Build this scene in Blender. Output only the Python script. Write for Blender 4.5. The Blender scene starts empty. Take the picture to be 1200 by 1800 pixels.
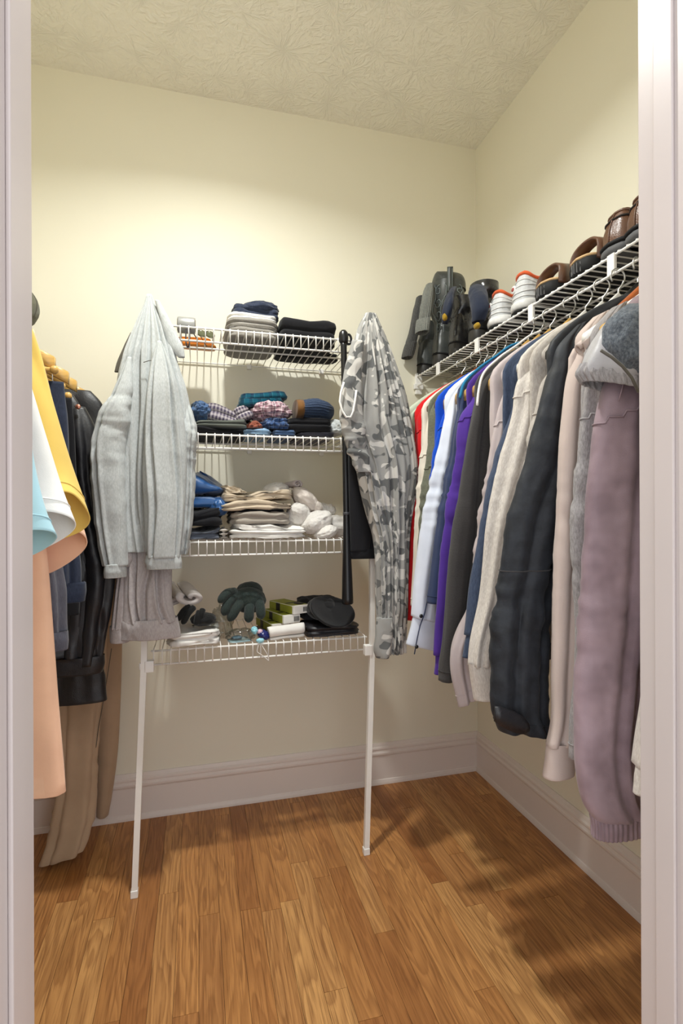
import bpy, math, random
import numpy as np
from mathutils import Vector, Matrix
random.seed(7)
S = bpy.context.scene
C = S.collection

# ------------------------------------------------------------------ camera, world, light, exposure
F_PX, YAW, ROLL, CH = 935.27, math.radians(15.0732), math.radians(-0.197), 1.138
cd = bpy.data.cameras.new('camera')
cam = bpy.data.objects.new('camera', cd)
C.objects.link(cam)
cd.sensor_fit = 'HORIZONTAL'
cd.sensor_width = 24.0
cd.lens = F_PX * 24.0 / 1200.0
cd.clip_start = 0.02
cam.matrix_world = (Matrix.Translation((0, 0, CH)) @ Matrix.Rotation(-YAW, 4, 'Z')
                    @ Matrix.Rotation(math.pi / 2, 4, 'X') @ Matrix.Rotation(ROLL, 4, 'Z'))
S.camera = cam

w = bpy.data.worlds.new('world')
S.world = w
w.use_nodes = True
w.node_tree.nodes['Background'].inputs[0].default_value = (0.95, 0.97, 1.0, 1)   # daylight of the bedroom behind the camera
w.node_tree.nodes['Background'].inputs[1].default_value = 1.5

LAMP = (0.05, 1.22, 2.66)
LAMP_EMIT = 40.0            # the opal dome of the ceiling lamp (mesh light, built below)
ld = bpy.data.lights.new('added_downlight', 'AREA')   # extra light added under the lamp dome to brighten floor and lower walls
ld.shape = 'DISK'
ld.size = .10
ld.energy = 14.8
ld.spread = math.radians(151)
ld.color = (.985, 1.0, .96)
lo_ = bpy.data.objects.new('added_downlight', ld)
C.objects.link(lo_)
lo_.location = (LAMP[0], LAMP[1], LAMP[2] + .008)

S.view_settings.view_transform = 'Standard'
S.view_settings.look = 'None'
S.view_settings.exposure = 0.47
S.view_settings.gamma = 1.0
S.view_settings.use_curve_mapping = False
try:
    S.cycles.max_bounces = 14
    S.cycles.diffuse_bounces = 12
    S.cycles.transparent_max_bounces = 12
    S.cycles.use_denoising = True
except Exception:
    pass

# room
XL, XR, YB, YF, H = -0.86, 1.1908, 2.1185, 0.60, 2.74

# ------------------------------------------------------------------ measuring helper
def at(px, py, X=None, Y=None, Z=None):
    """point where the sight line through a pixel of the photograph meets a plane of the room"""
    x, y = px - 600.0, py - 900.0
    cr, sr = math.cos(ROLL), math.sin(ROLL)
    x, y = cr * x + sr * y, -sr * x + cr * y
    a, u = x / F_PX, -y / F_PX
    c, s = math.cos(YAW), math.sin(YAW)
    d = (c * a + s, -s * a + c, u)
    t = X / d[0] if X is not None else (Y / d[1] if Y is not None else (Z - CH) / d[2])
    return Vector((d[0] * t, d[1] * t, d[2] * t + CH))

# ------------------------------------------------------------------ noise
def _h(ix, iy, iz, seed):
    n = (ix.astype(np.int64) * 374761393 + iy.astype(np.int64) * 668265263 + iz.astype(np.int64) * 1274126177 + seed * 974711) & 0xFFFFFFFF
    n = ((n ^ (n >> 13)) * 1103515245) & 0xFFFFFFFF
    n = ((n ^ (n >> 16)) * 2246822519) & 0xFFFFFFFF
    n = n ^ (n >> 15)
    return (n & 0xFFFF) / 32767.5 - 1.0

def vn(P, seed=0):
    P = np.asarray(P, float)
    i = np.floor(P)
    f = P - i
    f = f * f * (3 - 2 * f)
    ix, iy, iz = i[..., 0], i[..., 1], i[..., 2]
    fx, fy, fz = f[..., 0], f[..., 1], f[..., 2]
    r = 0
    for dx in (0, 1):
        for dy in (0, 1):
            for dz in (0, 1):
                wgt = (fx if dx else 1 - fx) * (fy if dy else 1 - fy) * (fz if dz else 1 - fz)
                r = r + wgt * _h(ix + dx, iy + dy, iz + dz, seed)
    return r

def fbm(P, seed=0, octv=3):
    P = np.asarray(P, float)
    r, a, s = 0, 1.0, 0.0
    for k in range(octv):
        r = r + a * vn(P * (2.03 ** k), seed + 17 * k)
        s += a
        a *= 0.5
    return r / s

def ridged(P, seed=0, octv=2):
    P = np.asarray(P, float)
    r, a, s = 0, 1.0, 0.0
    for k in range(octv):
        r = r + a * (1 - 2.2 * np.abs(vn(P * (2.1 ** k), seed + 31 * k)))
        s += a
        a *= 0.5
    return r / s

# ------------------------------------------------------------------ objects
WLOC = {}
def thing(name, label, cat, loc=(0, 0, 0), group=None):
    o = bpy.data.objects.new(name, None)
    C.objects.link(o)
    o.location = loc
    o.empty_display_size = 0.05
    o['label'] = label
    o['category'] = cat
    if group:
        o['group'] = group
    WLOC[o.name] = Vector(loc)
    return o

def link(name, me, parent=None):
    o = bpy.data.objects.new(name, me)
    C.objects.link(o)
    if parent is not None:
        o.parent = parent
        o.location = -WLOC.get(parent.name, Vector((0, 0, 0)))
    return o

def tag(o, label, cat, group=None):
    """a thing that is one mesh: origin to its base, properties set"""
    co = np.array([v.co[:] for v in o.data.vertices])
    lo, hi = co.min(0), co.max(0)
    c = Vector(((lo[0] + hi[0]) / 2, (lo[1] + hi[1]) / 2, lo[2]))
    o.data.transform(Matrix.Translation(-c))
    o.location = c
    WLOC[o.name] = c
    o['label'] = label
    o['category'] = cat
    if group:
        o['group'] = group
    return o

def struct(o):
    o['kind'] = 'structure'
    return o

def mesh(name, V, Fc, mat, parent=None, uv=None, smooth=True):
    me = bpy.data.meshes.new(name)
    me.from_pydata([tuple(v) for v in V], [], Fc)
    if uv is not None:
        ul = me.uv_layers.new(name='uv')
        idx = np.empty(len(me.loops), np.int32)
        me.loops.foreach_get('vertex_index', idx)
        ul.data.foreach_set('uv', np.asarray(uv, np.float32)[idx].ravel())
    if smooth:
        me.polygons.foreach_set('use_smooth', [True] * len(me.polygons))
    if mat is not None:
        me.materials.append(mat)
    me.update()
    return link(name, me, parent)

def normals(P, closed=True):
    du = np.roll(P, -1, 1) - np.roll(P, 1, 1) if closed else np.gradient(P, axis=1)
    dv = np.gradient(P, axis=0)
    n = np.cross(du, dv)
    l = np.linalg.norm(n, axis=2, keepdims=True)
    return n / np.maximum(l, 1e-9)

def grid(name, P, mat, parent=None, closed=True, cap0=False, cap1=False, uv0=(0, 0)):
    n, m = P.shape[:2]
    V = P.reshape(-1, 3)
    Fc = []
    mm = m if closed else m - 1
    for i in range(n - 1):
        a, b = i * m, (i + 1) * m
        for j in range(mm):
            k = (j + 1) % m
            Fc.append((a + j, a + k, b + k, b + j))
    if cap0:
        Fc.append(tuple(range(m - 1, -1, -1)))
    if cap1:
        Fc.append(tuple((n - 1) * m + j for j in range(m)))
    seg = np.linalg.norm(np.diff(np.concatenate([P, P[:, :1]], 1) if closed else P, axis=1), axis=2)
    k = int(np.argmax(seg.sum(1)))
    u = np.concatenate([[0], np.cumsum(seg[k])])[:m]
    v = np.concatenate([[0], np.cumsum(np.linalg.norm(np.diff(P, axis=0), axis=2).mean(1))])
    UV = np.stack([np.tile(u, (n, 1)) + uv0[0], np.tile(v[:, None], (1, m)) + uv0[1]], 2).reshape(-1, 2)
    return mesh(name, V, Fc, mat, parent, UV)

def boxes(name, bs, mat, parent=None, bevel=0.0):
    """axis-aligned boxes ((x0,y0,z0),(x1,y1,z1)) of one solid piece"""
    V, Fc = [], []
    for lo, hi in bs:
        b = len(V)
        for z in (lo[2], hi[2]):
            V += [(lo[0], lo[1], z), (hi[0], lo[1], z), (hi[0], hi[1], z), (lo[0], hi[1], z)]
        Fc += [(b, b + 3, b + 2, b + 1), (b + 4, b + 5, b + 6, b + 7)]
        for j in range(4):
            k = (j + 1) % 4
            Fc.append((b + j, b + k, b + 4 + k, b + 4 + j))
    o = mesh(name, V, Fc, mat, parent, smooth=False)
    if bevel:
        md = o.modifiers.new('bevel', 'BEVEL')
        md.width = bevel
        md.segments = 2
        md.limit_method = 'NONE'
    return o

def tube_arrays(pts, r, ns=6, closed=False):
    pts = np.asarray(pts, float)
    n = len(pts)
    r = np.full(n, r) if np.isscalar(r) else np.asarray(r, float)
    T = np.roll(pts, -1, 0) - np.roll(pts, 1, 0) if closed else np.gradient(pts, axis=0)
    T /= np.maximum(np.linalg.norm(T, axis=1, keepdims=True), 1e-9)
    up = np.array([0, 0, 1.0]) if abs(T[0][2]) < 0.9 else np.array([1.0, 0, 0])
    P = np.zeros((n, ns, 3))
    for i in range(n):
        a = np.cross(T[i], up)
        if np.linalg.norm(a) < 1e-6:
            a = np.cross(T[i], [0.3, 1, 0.2])
        a /= np.linalg.norm(a)
        b = np.cross(a, T[i])
        up = b
        for j in range(ns):
            t = 2 * math.pi * j / ns
            P[i, j] = pts[i] + r[i] * (math.cos(t) * a + math.sin(t) * b)
    return P

def tube(name, pts, r, mat, parent=None, ns=6, closed=False):
    P = tube_arrays(pts, r, ns, closed)
    if closed:
        P = np.concatenate([P, P[:1]], 0)
    return grid(name, P, mat, parent, True, not closed, not closed)

def smooth_path(pts, n):
    pts = np.asarray(pts, float)
    L = np.concatenate([[0], np.cumsum(np.maximum(np.linalg.norm(np.diff(pts[:, :3], axis=0), axis=1), 1e-6))])
    q = np.linspace(0, L[-1], n)
    d = np.zeros_like(pts)
    h = np.diff(L)[:, None]
    s = np.diff(pts, axis=0) / h
    d[0], d[-1] = s[0], s[-1]
    if len(pts) > 2:
        d[1:-1] = (s[:-1] * h[1:] + s[1:] * h[:-1]) / (h[1:] + h[:-1])
    k = np.clip(np.searchsorted(L, q, side='right') - 1, 0, len(pts) - 2)
    t = ((q - L[k]) / (L[k + 1] - L[k]))[:, None]
    hh = (L[k + 1] - L[k])[:, None]
    return ((2 * t**3 - 3 * t**2 + 1) * pts[k] + (t**3 - 2 * t**2 + t) * hh * d[k]
            + (-2 * t**3 + 3 * t**2) * pts[k + 1] + (t**3 - t**2) * hh * d[k + 1])

# ------------------------------------------------------------------ hanging cloth: a lofted sheet with folds, creases and an open hem
def cloth(name, ctrl, mat, parent=None, nr=60, ns=64, exp=2.2, folds=((5, .003),), crease=(), wr=(.003, 14.0, .35), seed=1,
          lip=.05, thin=.0025, cap0=True, top_fade=.15, ribs=0, rib_amp=.0015, elbow=0.0, elbow_at=.45, fade_end=False):
    """ctrl rows: x, y, z, half width along U, half depth along V, angle of U (deg), tilt (dz per unit along U)"""
    A = np.array([tuple(r) + (0,) * (8 - len(r)) for r in ctrl], float)
    Q = smooth_path(A, nr)
    th = np.linspace(0, 2 * math.pi, ns, endpoint=False)
    ct, st = np.cos(th), np.sin(th)
    sx = np.sign(ct) * np.abs(ct) ** (2 / exp)
    sy = np.sign(st) * np.abs(st) ** (2 / exp)
    ang = np.radians(Q[:, 5])[:, None]
    ru, rv = np.maximum(Q[:, 3], .0015)[:, None], np.maximum(Q[:, 4], .0015)[:, None]
    s = np.linspace(0, 1, nr)[:, None]
    fade = np.clip(s / max(top_fade, 1e-3), 0.12, 1)
    if fade_end:
        fade = fade * np.clip((1 - s) / .12, .25, 1)
    rs = np.random.RandomState(seed)
    d = np.zeros((nr, ns))
    for k, amp in folds:
        ph = rs.rand() * 6.28
        drift = 1.1 * vn(np.stack([s[:, 0] * 2.2, s[:, 0] * 0 + seed * 1.7, s[:, 0] * 0 + k], 1), seed)[:, None]
        d += amp * fade * np.cos(k * th[None] + ph + drift)
    for t0, wd, dep in crease:
        drift = .22 * vn(np.stack([s[:, 0] * 2.6, s[:, 0] * 0 + t0 * 3, s[:, 0] * 0 + 5], 1), seed + 3)[:, None]
        dd = (th[None] - math.radians(t0) - drift + math.pi) % (2 * math.pi) - math.pi
        d -= dep * fade * np.exp(-(dd / wd) ** 2)
        d += .45 * dep * fade * np.exp(-((np.abs(dd) - 2.0 * wd) / (1.2 * wd)) ** 2)
    if ribs:
        d += rib_amp * np.cos(ribs * th[None])
    U = np.stack([np.cos(ang), np.sin(ang), 0 * ang], 2)
    Vv = np.stack([-np.sin(ang), np.cos(ang), 0 * ang], 2)
    def ring(scale_d):
        a, b = ru + scale_d, rv + scale_d
        P = Q[:, None, :3] + U * (a * sx[None])[..., None] + Vv * (b * sy[None])[..., None]
        P[..., 2] += Q[:, 6][:, None] * (ru * sx[None]) + Q[:, 7][:, None] * (rv * sy[None])
        return P
    lim = np.minimum(ru, rv)
    P = ring(np.clip(d, -.8 * lim, .9 * lim + .004))
    N = normals(P)
    amp, fr, zs = wr
    if amp:
        nz = fbm(P * np.array([fr, fr, fr * zs]), seed + 5, 3) * amp + ridged(P * np.array([fr * 1.7, fr * 1.7, fr * zs * 1.6]), seed + 9, 1) * amp * .35
        P = P - N * (nz * fade * np.minimum(1, lim / .012))[..., None]
    if elbow:
        e = ridged(P * np.array([9, 9, 30.]), seed + 21, 2) * elbow * np.exp(-((s - elbow_at) / .16) ** 2)
        P = P - N * (e * fade)[..., None]
    global LASTP
    LASTP = P.copy()
    if lip:
        c = P[-1].mean(0)
        last = P[-1]
        rad = last - c
        rl = np.maximum(np.linalg.norm(rad, axis=1, keepdims=True), 1e-6)
        inn = last - rad / rl * np.minimum(thin, rl * .5)
        mid = (last + inn) / 2 + np.array([0, 0, -thin * .4])
        rows = [P, mid[None], inn[None]]
        Ls = np.concatenate([[0], np.cumsum(np.linalg.norm(np.diff(P.mean(1), axis=0), axis=1))])
        for q in (.25, .6, 1.0):
            k = int(np.argmin(np.abs(Ls - (Ls[-1] - lip * q))))
            if k >= nr - 1:
                continue
            ck = P[k].mean(0)
            rk = P[k] - ck
            lk = np.maximum(np.linalg.norm(rk, axis=1, keepdims=True), 1e-6)
            rows.append((P[k] - rk / lk * np.minimum(thin * 1.6, lk * .6))[None])
        P = np.concatenate(rows, 0)
    return grid(name, P, mat, parent, True, cap0, not lip)

LASTP = None
LASTP_SLEEVE = None
def seam_ring(name, mat, parent, z=None, frac=None, slant=0, r=.0014, P=None, span=None):
    """a stitched seam lying on the surface of a cloth piece"""
    P = LASTP if P is None else P
    n, m = P.shape[:2]
    k = int(round(frac * (n - 1))) if z is None else int(np.argmin(np.abs(P.mean(1)[:, 2] - z)))
    N = normals(P)
    cen = P.mean(1)
    pts = []
    for j in range(m):
        q = int(np.clip(k + round(slant * math.cos(2 * math.pi * j / m)), 1, n - 2))
        d = P[q, j] - cen[q]
        s_ = 1 if np.dot(N[q, j], d) > 0 else -1
        pts.append(P[q, j] + s_ * N[q, j] * r * .35)
    if span:
        pts = pts[span[0]:span[1]]
        return tube(name, pts, r, mat, parent, ns=5)
    return tube(name, pts, r, mat, parent, ns=5, closed=True)

# folded cloth: a soft stack of layers
def folded(name, c, size, mat, parent=None, layers=3, rot=0, tilt=(0, 0), seed=1, amp=.005, exp=5, ns=96, bulge=.006, freq=20, crown=.0, flat=True):
    sx, sy, sz = size[0] / 2, size[1] / 2, size[2]
    th = np.linspace(0, 2 * math.pi, ns, endpoint=False)
    ct, st = np.cos(th), np.sin(th)
    ox = np.sign(ct) * np.abs(ct) ** (2 / exp)
    oy = np.sign(st) * np.abs(st) ** (2 / exp)
    prof = [(.02, 0, 0), (.5, 0, 0), (.9, 0, 0)]
    for k in range(layers):
        z0, hh = k / layers, 1.0 / layers
        for q, b in ((.12, .55), (.3, .9), (.5, 1), (.7, .9), (.88, .55)):
            prof.append((1, z0 + hh * q, b))
        if k < layers - 1:
            prof.append((1, z0 + hh, -.6))
    prof += [(.93, 1, 0), (.8, 1.0, 0), (.6, 1.0, 0), (.4, 1, 0), (.2, 1, 0), (.02, 1, 0)]
    P = np.zeros((len(prof), ns, 3))
    for i, (f, z, b) in enumerate(prof):
        jitter = (random.random() - .5) * .004 if f == 1 else 0
        P[i, :, 0] = ox * (sx * f + bulge * b - bulge + jitter)
        P[i, :, 1] = oy * (sy * f + bulge * b - bulge + jitter)
        P[i, :, 2] = sz * z + (crown * (1 - f * f) if z >= .999 else 0)
    W = P + np.array([c[0] * 3.1 + seed, c[1] * 2.7, c[2]])
    nz = fbm(W * freq, seed, 3)
    nr = ridged(W * np.array([freq * .5, freq * 1.3, freq]), seed + 4, 2)
    N = normals(P)
    P = P + N * ((nz * amp * 1.3 + nr * amp * .9))[..., None] * -1
    wav = vn(W * np.array([9, 6, 0.01]), seed + 8) * amp * 2.6 * (P[..., 2] / max(sz, 1e-4))
    P[..., 2] += wav
    if flat:
        P[..., 2] = np.maximum(P[..., 2], 0.0)
    M = np.array((Matrix.Rotation(math.radians(rot), 3, 'Z') @ Matrix.Rotation(math.radians(tilt[0]), 3, 'X') @ Matrix.Rotation(math.radians(tilt[1]), 3, 'Y')))
    P = P @ M.T + np.array(c)
    return grid(name, P, mat, parent)

def lump(name, c, r, mat, parent=None, seed=1, amp=.18, freq=2.2, rot=(0, 0, 0), floor=None, ns=56, nr=36, oct_=3, ridge=.5, sq=2.0):
    ph = np.linspace(.02, math.pi - .02, nr)
    th = np.linspace(0, 2 * math.pi, ns, endpoint=False)
    D = np.zeros((nr, ns, 3))
    sp, cp = np.sin(ph)[:, None], np.cos(ph)[:, None]
    e = 2 / sq
    D[..., 0] = np.sign(np.cos(th)) * np.abs(np.cos(th)) ** e * sp ** e
    D[..., 1] = np.sign(np.sin(th)) * np.abs(np.sin(th)) ** e * sp ** e
    D[..., 2] = (np.sign(cp) * np.abs(cp) ** e) * np.ones_like(th)
    nz = fbm(D * freq + seed * 3.3, seed, oct_) * (1 - ridge) + ridged(D * freq * .9 + seed, seed + 2, 2) * ridge
    P = D * (1 + amp * nz)[..., None] * np.array(r)
    M = np.array((Matrix.Rotation(rot[2], 3, 'Z') @ Matrix.Rotation(rot[1], 3, 'Y') @ Matrix.Rotation(rot[0], 3, 'X')))
    P = P @ M.T + np.array(c)
    if floor is not None:
        P[..., 2] = np.maximum(P[..., 2], floor)
    return grid(name, P[:, ::-1], mat, parent)

def roll(name, c, axis, length, rad, mat, parent=None, turns=2.3, thick=None, seed=1, squash=1.0, amp=.003, n=90):
    """cloth rolled up: a spiral strip carried along the axis; the spiral shows at both ends"""
    ax = np.array(axis, float)
    ax /= np.linalg.norm(ax)
    u = np.cross(ax, [0, 0, 1.0])
    u /= np.linalg.norm(u)
    v = np.cross(u, ax)
    tk = thick or rad / (turns + .6) * .82
    t = np.linspace(0, 1, n)
    a = t * turns * 2 * math.pi - 1.2
    rr = rad * .12 + (rad - rad * .12) * t
    outer = np.stack([np.cos(a) * rr, np.sin(a) * rr], 1)
    inner = np.stack([np.cos(a) * np.maximum(rr - tk, .001), np.sin(a) * np.maximum(rr - tk, .001)], 1)
    loop = np.concatenate([outer, inner[::-1]], 0)
    m = len(loop)
    rows = 14
    P = np.zeros((rows, m, 3))
    for i in range(rows):
        q = i / (rows - 1)
        sc = 1 - .04 * abs(2 * q - 1) ** 6 + .03 * math.sin(seed + q * 7)
        P[i] = np.array(c) + ax * (q - .5) * length + (loop[:, :1] * sc) * u + (loop[:, 1:] * sc * squash) * v
    P += (fbm(P * 22, seed, 3) * amp)[..., None] * (P - np.array(c)) / rad
    o_f = []
    V = P.reshape(-1, 3)
    for i in range(rows - 1):
        for j in range(m):
            k = (j + 1) % m
            o_f.append((i * m + j, i * m + k, (i + 1) * m + k, (i + 1) * m + j))
    for j in range(n - 1):
        o_f.append((j, m - 1 - j, m - 2 - j, j + 1))
        b = (rows - 1) * m
        o_f.append((b + j, b + j + 1, b + m - 2 - j, b + m - 1 - j))
    uv = np.stack([np.tile(np.linspace(0, 6 * rad, m), rows), np.repeat(np.linspace(0, length, rows), m)], 1)
    return mesh(name, V, o_f, mat, parent, uv)

# ------------------------------------------------------------------ materials
def lin(c):
    c = [x / 255 for x in c]
    return tuple((x / 12.92 if x <= .04045 else ((x + .055) / 1.055) ** 2.4) for x in c) + (1,)

class NT:
    def __init__(s, name):
        s.m = bpy.data.materials.new(name)
        s.m.use_nodes = True
        s.t = s.m.node_tree
        s.b = s.t.nodes['Principled BSDF']
    def n(s, ty, **kw):
        nd = s.t.nodes.new(ty)
        for k, v in kw.items():
            if k.startswith('i_'):
                nd.inputs[k[2:].replace('_', ' ')].default_value = v
            elif k.startswith('p'):
                nd.inputs[int(k[1:])].default_value = v
            else:
                setattr(nd, k, v)
        return nd
    def l(s, a, b):
        s.t.links.new(a, b)
    def math(s, op, a, b=None, c=None):
        nd = s.t.nodes.new('ShaderNodeMath')
        nd.operation = op
        for i, x in enumerate((a, b, c)):
            if x is None:
                continue
            if isinstance(x, (int, float)):
                nd.inputs[i].default_value = x
            else:
                s.l(x, nd.inputs[i])
        return nd.outputs[0]
    def mix(s, f, a, b, bt='MIX'):
        nd = s.t.nodes.new('ShaderNodeMix')
        nd.data_type = 'RGBA'
        nd.blend_type = bt
        for i, x in ((0, f), (6, a), (7, b)):
            if isinstance(x, (int, float, tuple)):
                nd.inputs[i].default_value = x
            else:
                s.l(x, nd.inputs[i])
        return nd.outputs[2]
    def ramp(s, f, stops, interp='LINEAR'):
        nd = s.t.nodes.new('ShaderNodeValToRGB')
        nd.color_ramp.interpolation = interp
        e = nd.color_ramp.elements
        while len(e) < len(stops):
            e.new(.5)
        for x, (p, c) in zip(e, stops):
            x.position = p
            x.color = c
        s.l(f, nd.inputs[0])
        return nd.outputs[0]
    def noise(s, vec, scale, detail=3, rough=.5, dist=0):
        nd = s.t.nodes.new('ShaderNodeTexNoise')
        nd.inputs['Scale'].default_value = scale
        nd.inputs['Detail'].default_value = detail
        nd.inputs['Roughness'].default_value = rough
        nd.inputs['Distortion'].default_value = dist
        if vec is not None:
            s.l(vec, nd.inputs['Vector'])
        return nd.outputs[0]
    def mapped(s, src, sc=(1, 1, 1), rot=(0, 0, 0)):
        nd = s.t.nodes.new('ShaderNodeMapping')
        nd.inputs['Scale'].default_value = sc
        nd.inputs['Rotation'].default_value = rot
        s.l(src, nd.inputs['Vector'])
        return nd.outputs[0]
    def co(s, which):
        return s.t.nodes.new('ShaderNodeTexCoord').outputs[which]
    def bump(s, hgt, strength=.3, dist=.002):
        nd = s.t.nodes.new('ShaderNodeBump')
        nd.inputs['Strength'].default_value = strength
        nd.inputs['Distance'].default_value = dist
        s.l(hgt, nd.inputs['Height'])
        s.l(nd.outputs[0], s.b.inputs['Normal'])
        return nd
    def base(s, c):
        if isinstance(c, tuple):
            s.b.inputs['Base Color'].default_value = c
        else:
            s.l(c, s.b.inputs['Base Color'])
    def set(s, rough=.6, spec=.3, metal=0, **kw):
        s.b.inputs['Roughness'].default_value = rough
        s.b.inputs['Specular IOR Level'].default_value = spec
        s.b.inputs['Metallic'].default_value = metal
        for k, v in kw.items():
            s.b.inputs[k].default_value = v
        return s.m

def plain(name, c, rough=.5, spec=.35, metal=0, var=.06, scale=30):
    t = NT(name)
    nz = t.noise(t.co('Object'), scale, 4)
    t.base(t.mix(nz, lin([x * (1 - var) for x in c]), lin([min(255, x * (1 + var)) for x in c])))
    return t.set(rough, spec, metal)

def fabric(name, c, c2=None, heather=0.0, rough=.9, weave=900, wstr=.25, sheen=.15, mott=.10, spec=.12, streak=(1, 1, 1), hscale=260):
    """woven or knitted cloth: soft mottling, heather flecks, fine weave relief"""
    t = NT(name)
    ob = t.co('Object')
    uv = t.co('UV')
    c2 = c2 or tuple(min(255, x * 1.25 + 8) for x in c)
    m1 = t.noise(ob, 9, 3, .55)
    col = t.mix(m1, lin([x * (1 - mott) for x in c]), lin([min(255, x * (1 + mott)) for x in c]))
    if heather:
        h = t.noise(t.mapped(uv, streak), hscale, 3, .7)
        h = t.ramp(h, [(.38, (0, 0, 0, 1)), (.62, (1, 1, 1, 1))])
        col = t.mix(t.math('MULTIPLY', h, heather), col, lin(c2))
    t.base(col)
    wv = t.n('ShaderNodeTexNoise')
    wv.inputs['Scale'].default_value = weave
    t.l(t.mapped(uv, (1, .45, 1)), wv.inputs['Vector'])
    f = t.noise(ob, 38, 4, .6)
    t.bump(t.math('ADD', t.math('MULTIPLY', wv.outputs[0], .35), f), wstr, .004)
    t.b.inputs['Sheen Weight'].default_value = sheen
    t.b.inputs['Sheen Roughness'].default_value = .5
    return t.set(rough, spec)

def leather(name, c, rough=.35, spec=.5, bscale=70, bstr=.35):
    t = NT(name)
    ob = t.co('Object')
    m1 = t.noise(ob, 22, 4, .6)
    t.base(t.mix(m1, lin([x * .75 for x in c]), lin([min(255, x * 1.3) for x in c])))
    rr = t.math('MULTIPLY_ADD', t.noise(ob, 35, 3), .35, rough - .15)
    t.l(rr, t.b.inputs['Roughness'])
    v = t.n('ShaderNodeTexVoronoi', feature='DISTANCE_TO_EDGE')
    v.inputs['Scale'].default_value = bscale * 4
    t.l(ob, v.inputs['Vector'])
    t.bump(t.math('ADD', t.math('MULTIPLY', v.outputs[0], .3), t.noise(ob, bscale * .5, 4, .6)), bstr, .004)
    t.b.inputs['Specular IOR Level'].default_value = spec
    return t.m

def plaid(name, base, bands, scale=1.0, rough=.9):
    """bands: (colour, period m, width share, phase, strength); each colour is woven both ways"""
    t = NT(name)
    sep = t.n('ShaderNodeSeparateXYZ')
    warp = t.noise(t.co('Object'), 18, 2)
    t.l(t.co('UV'), sep.inputs[0])
    ux = t.math('MULTIPLY_ADD', warp, .010, sep.outputs[0])
    uy = t.math('MULTIPLY_ADD', warp, .010, sep.outputs[1])
    col = lin(base)
    for c, per, wd, ph, st in bands:
        fs = []
        for q in (ux, uy):
            fr = t.math('FRACT', t.math('MULTIPLY_ADD', q, 1.0 / (per * scale), ph))
            fs.append(t.math('LESS_THAN', fr, wd))
        f = t.math('MULTIPLY', t.math('ADD', fs[0], fs[1]), st)
        col = t.mix(f, col, lin(c))
    t.base(col)
    t.bump(t.noise(t.co('Object'), 60, 4), .3, .003)
    t.b.inputs['Sheen Weight'].default_value = .15
    return t.set(rough, .12)

# setting
def wall_mat():
    t = NT('cream wall paint')
    g = t.n('ShaderNodeNewGeometry')
    nz = t.noise(g.outputs['Position'], 3, 3)
    t.base(t.mix(nz, lin((229, 225, 208)), lin((233, 229, 213))))
    t.bump(t.noise(g.outputs['Position'], 180, 3), .08, .001)
    return t.set(.55, .25)

def ceiling_mat():
    t = NT('stomped ceiling plaster')
    g = t.n('ShaderNodeNewGeometry')
    pos = g.outputs['Position']
    h = None
    for k, (sc, off) in enumerate(((5.2, 0), (4.4, 3.7))):
        vo = t.n('ShaderNodeTexVoronoi')
        vo.inputs['Scale'].default_value = sc
        vo.inputs['Randomness'].default_value = .9
        ad = t.n('ShaderNodeVectorMath', operation='ADD')
        wnz = t.n('ShaderNodeTexNoise')
        wnz.inputs['Scale'].default_value = 16
        t.l(pos, wnz.inputs['Vector'])
        wm = t.n('ShaderNodeVectorMath', operation='SCALE')
        t.l(wnz.outputs['Color'], wm.inputs[0])
        wm.inputs['Scale'].default_value = .035
        t.l(pos, ad.inputs[0])
        t.l(wm.outputs[0], ad.inputs[1])
        ad2 = t.n('ShaderNodeVectorMath', operation='ADD')
        ad2.inputs[1].default_value = (off, off * .7, 0)
        t.l(ad.outputs[0], ad2.inputs[0])
        t.l(ad2.outputs[0], vo.inputs['Vector'])
        su = t.n('ShaderNodeVectorMath', operation='SUBTRACT')
        t.l(ad2.outputs[0], su.inputs[0])
        t.l(vo.outputs['Position'], su.inputs[1])
        sp = t.n('ShaderNodeSeparateXYZ')
        t.l(su.outputs[0], sp.inputs[0])
        an = t.math('ARCTAN2', sp.outputs[1], sp.outputs[0])
        cb = t.n('ShaderNodeCombineXYZ')
        t.l(t.math('MULTIPLY', an, 3.4), cb.inputs[0])
        t.l(t.math('MULTIPLY', vo.outputs['Distance'], 3.2), cb.inputs[1])
        spc = t.n('ShaderNodeSeparateColor')
        t.l(vo.outputs['Color'], spc.inputs[0])
        t.l(t.math('MULTIPLY', spc.outputs[0], 30), cb.inputs[2])
        nn = t.noise(cb.outputs[0], 1.6, 2, .55)
        hh = t.ramp(nn, [(.46, (0, 0, 0, 1)), (.70, (1, 1, 1, 1))])
        h = hh if h is None else t.math('MAXIMUM', h, hh)
    h = t.math('ADD', h, t.math('MULTIPLY', t.noise(pos, 60, 3), .35))
    t.base(lin((240, 237, 226)))
    t.bump(h, .5, .007)
    return t.set(.8, .2)

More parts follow.
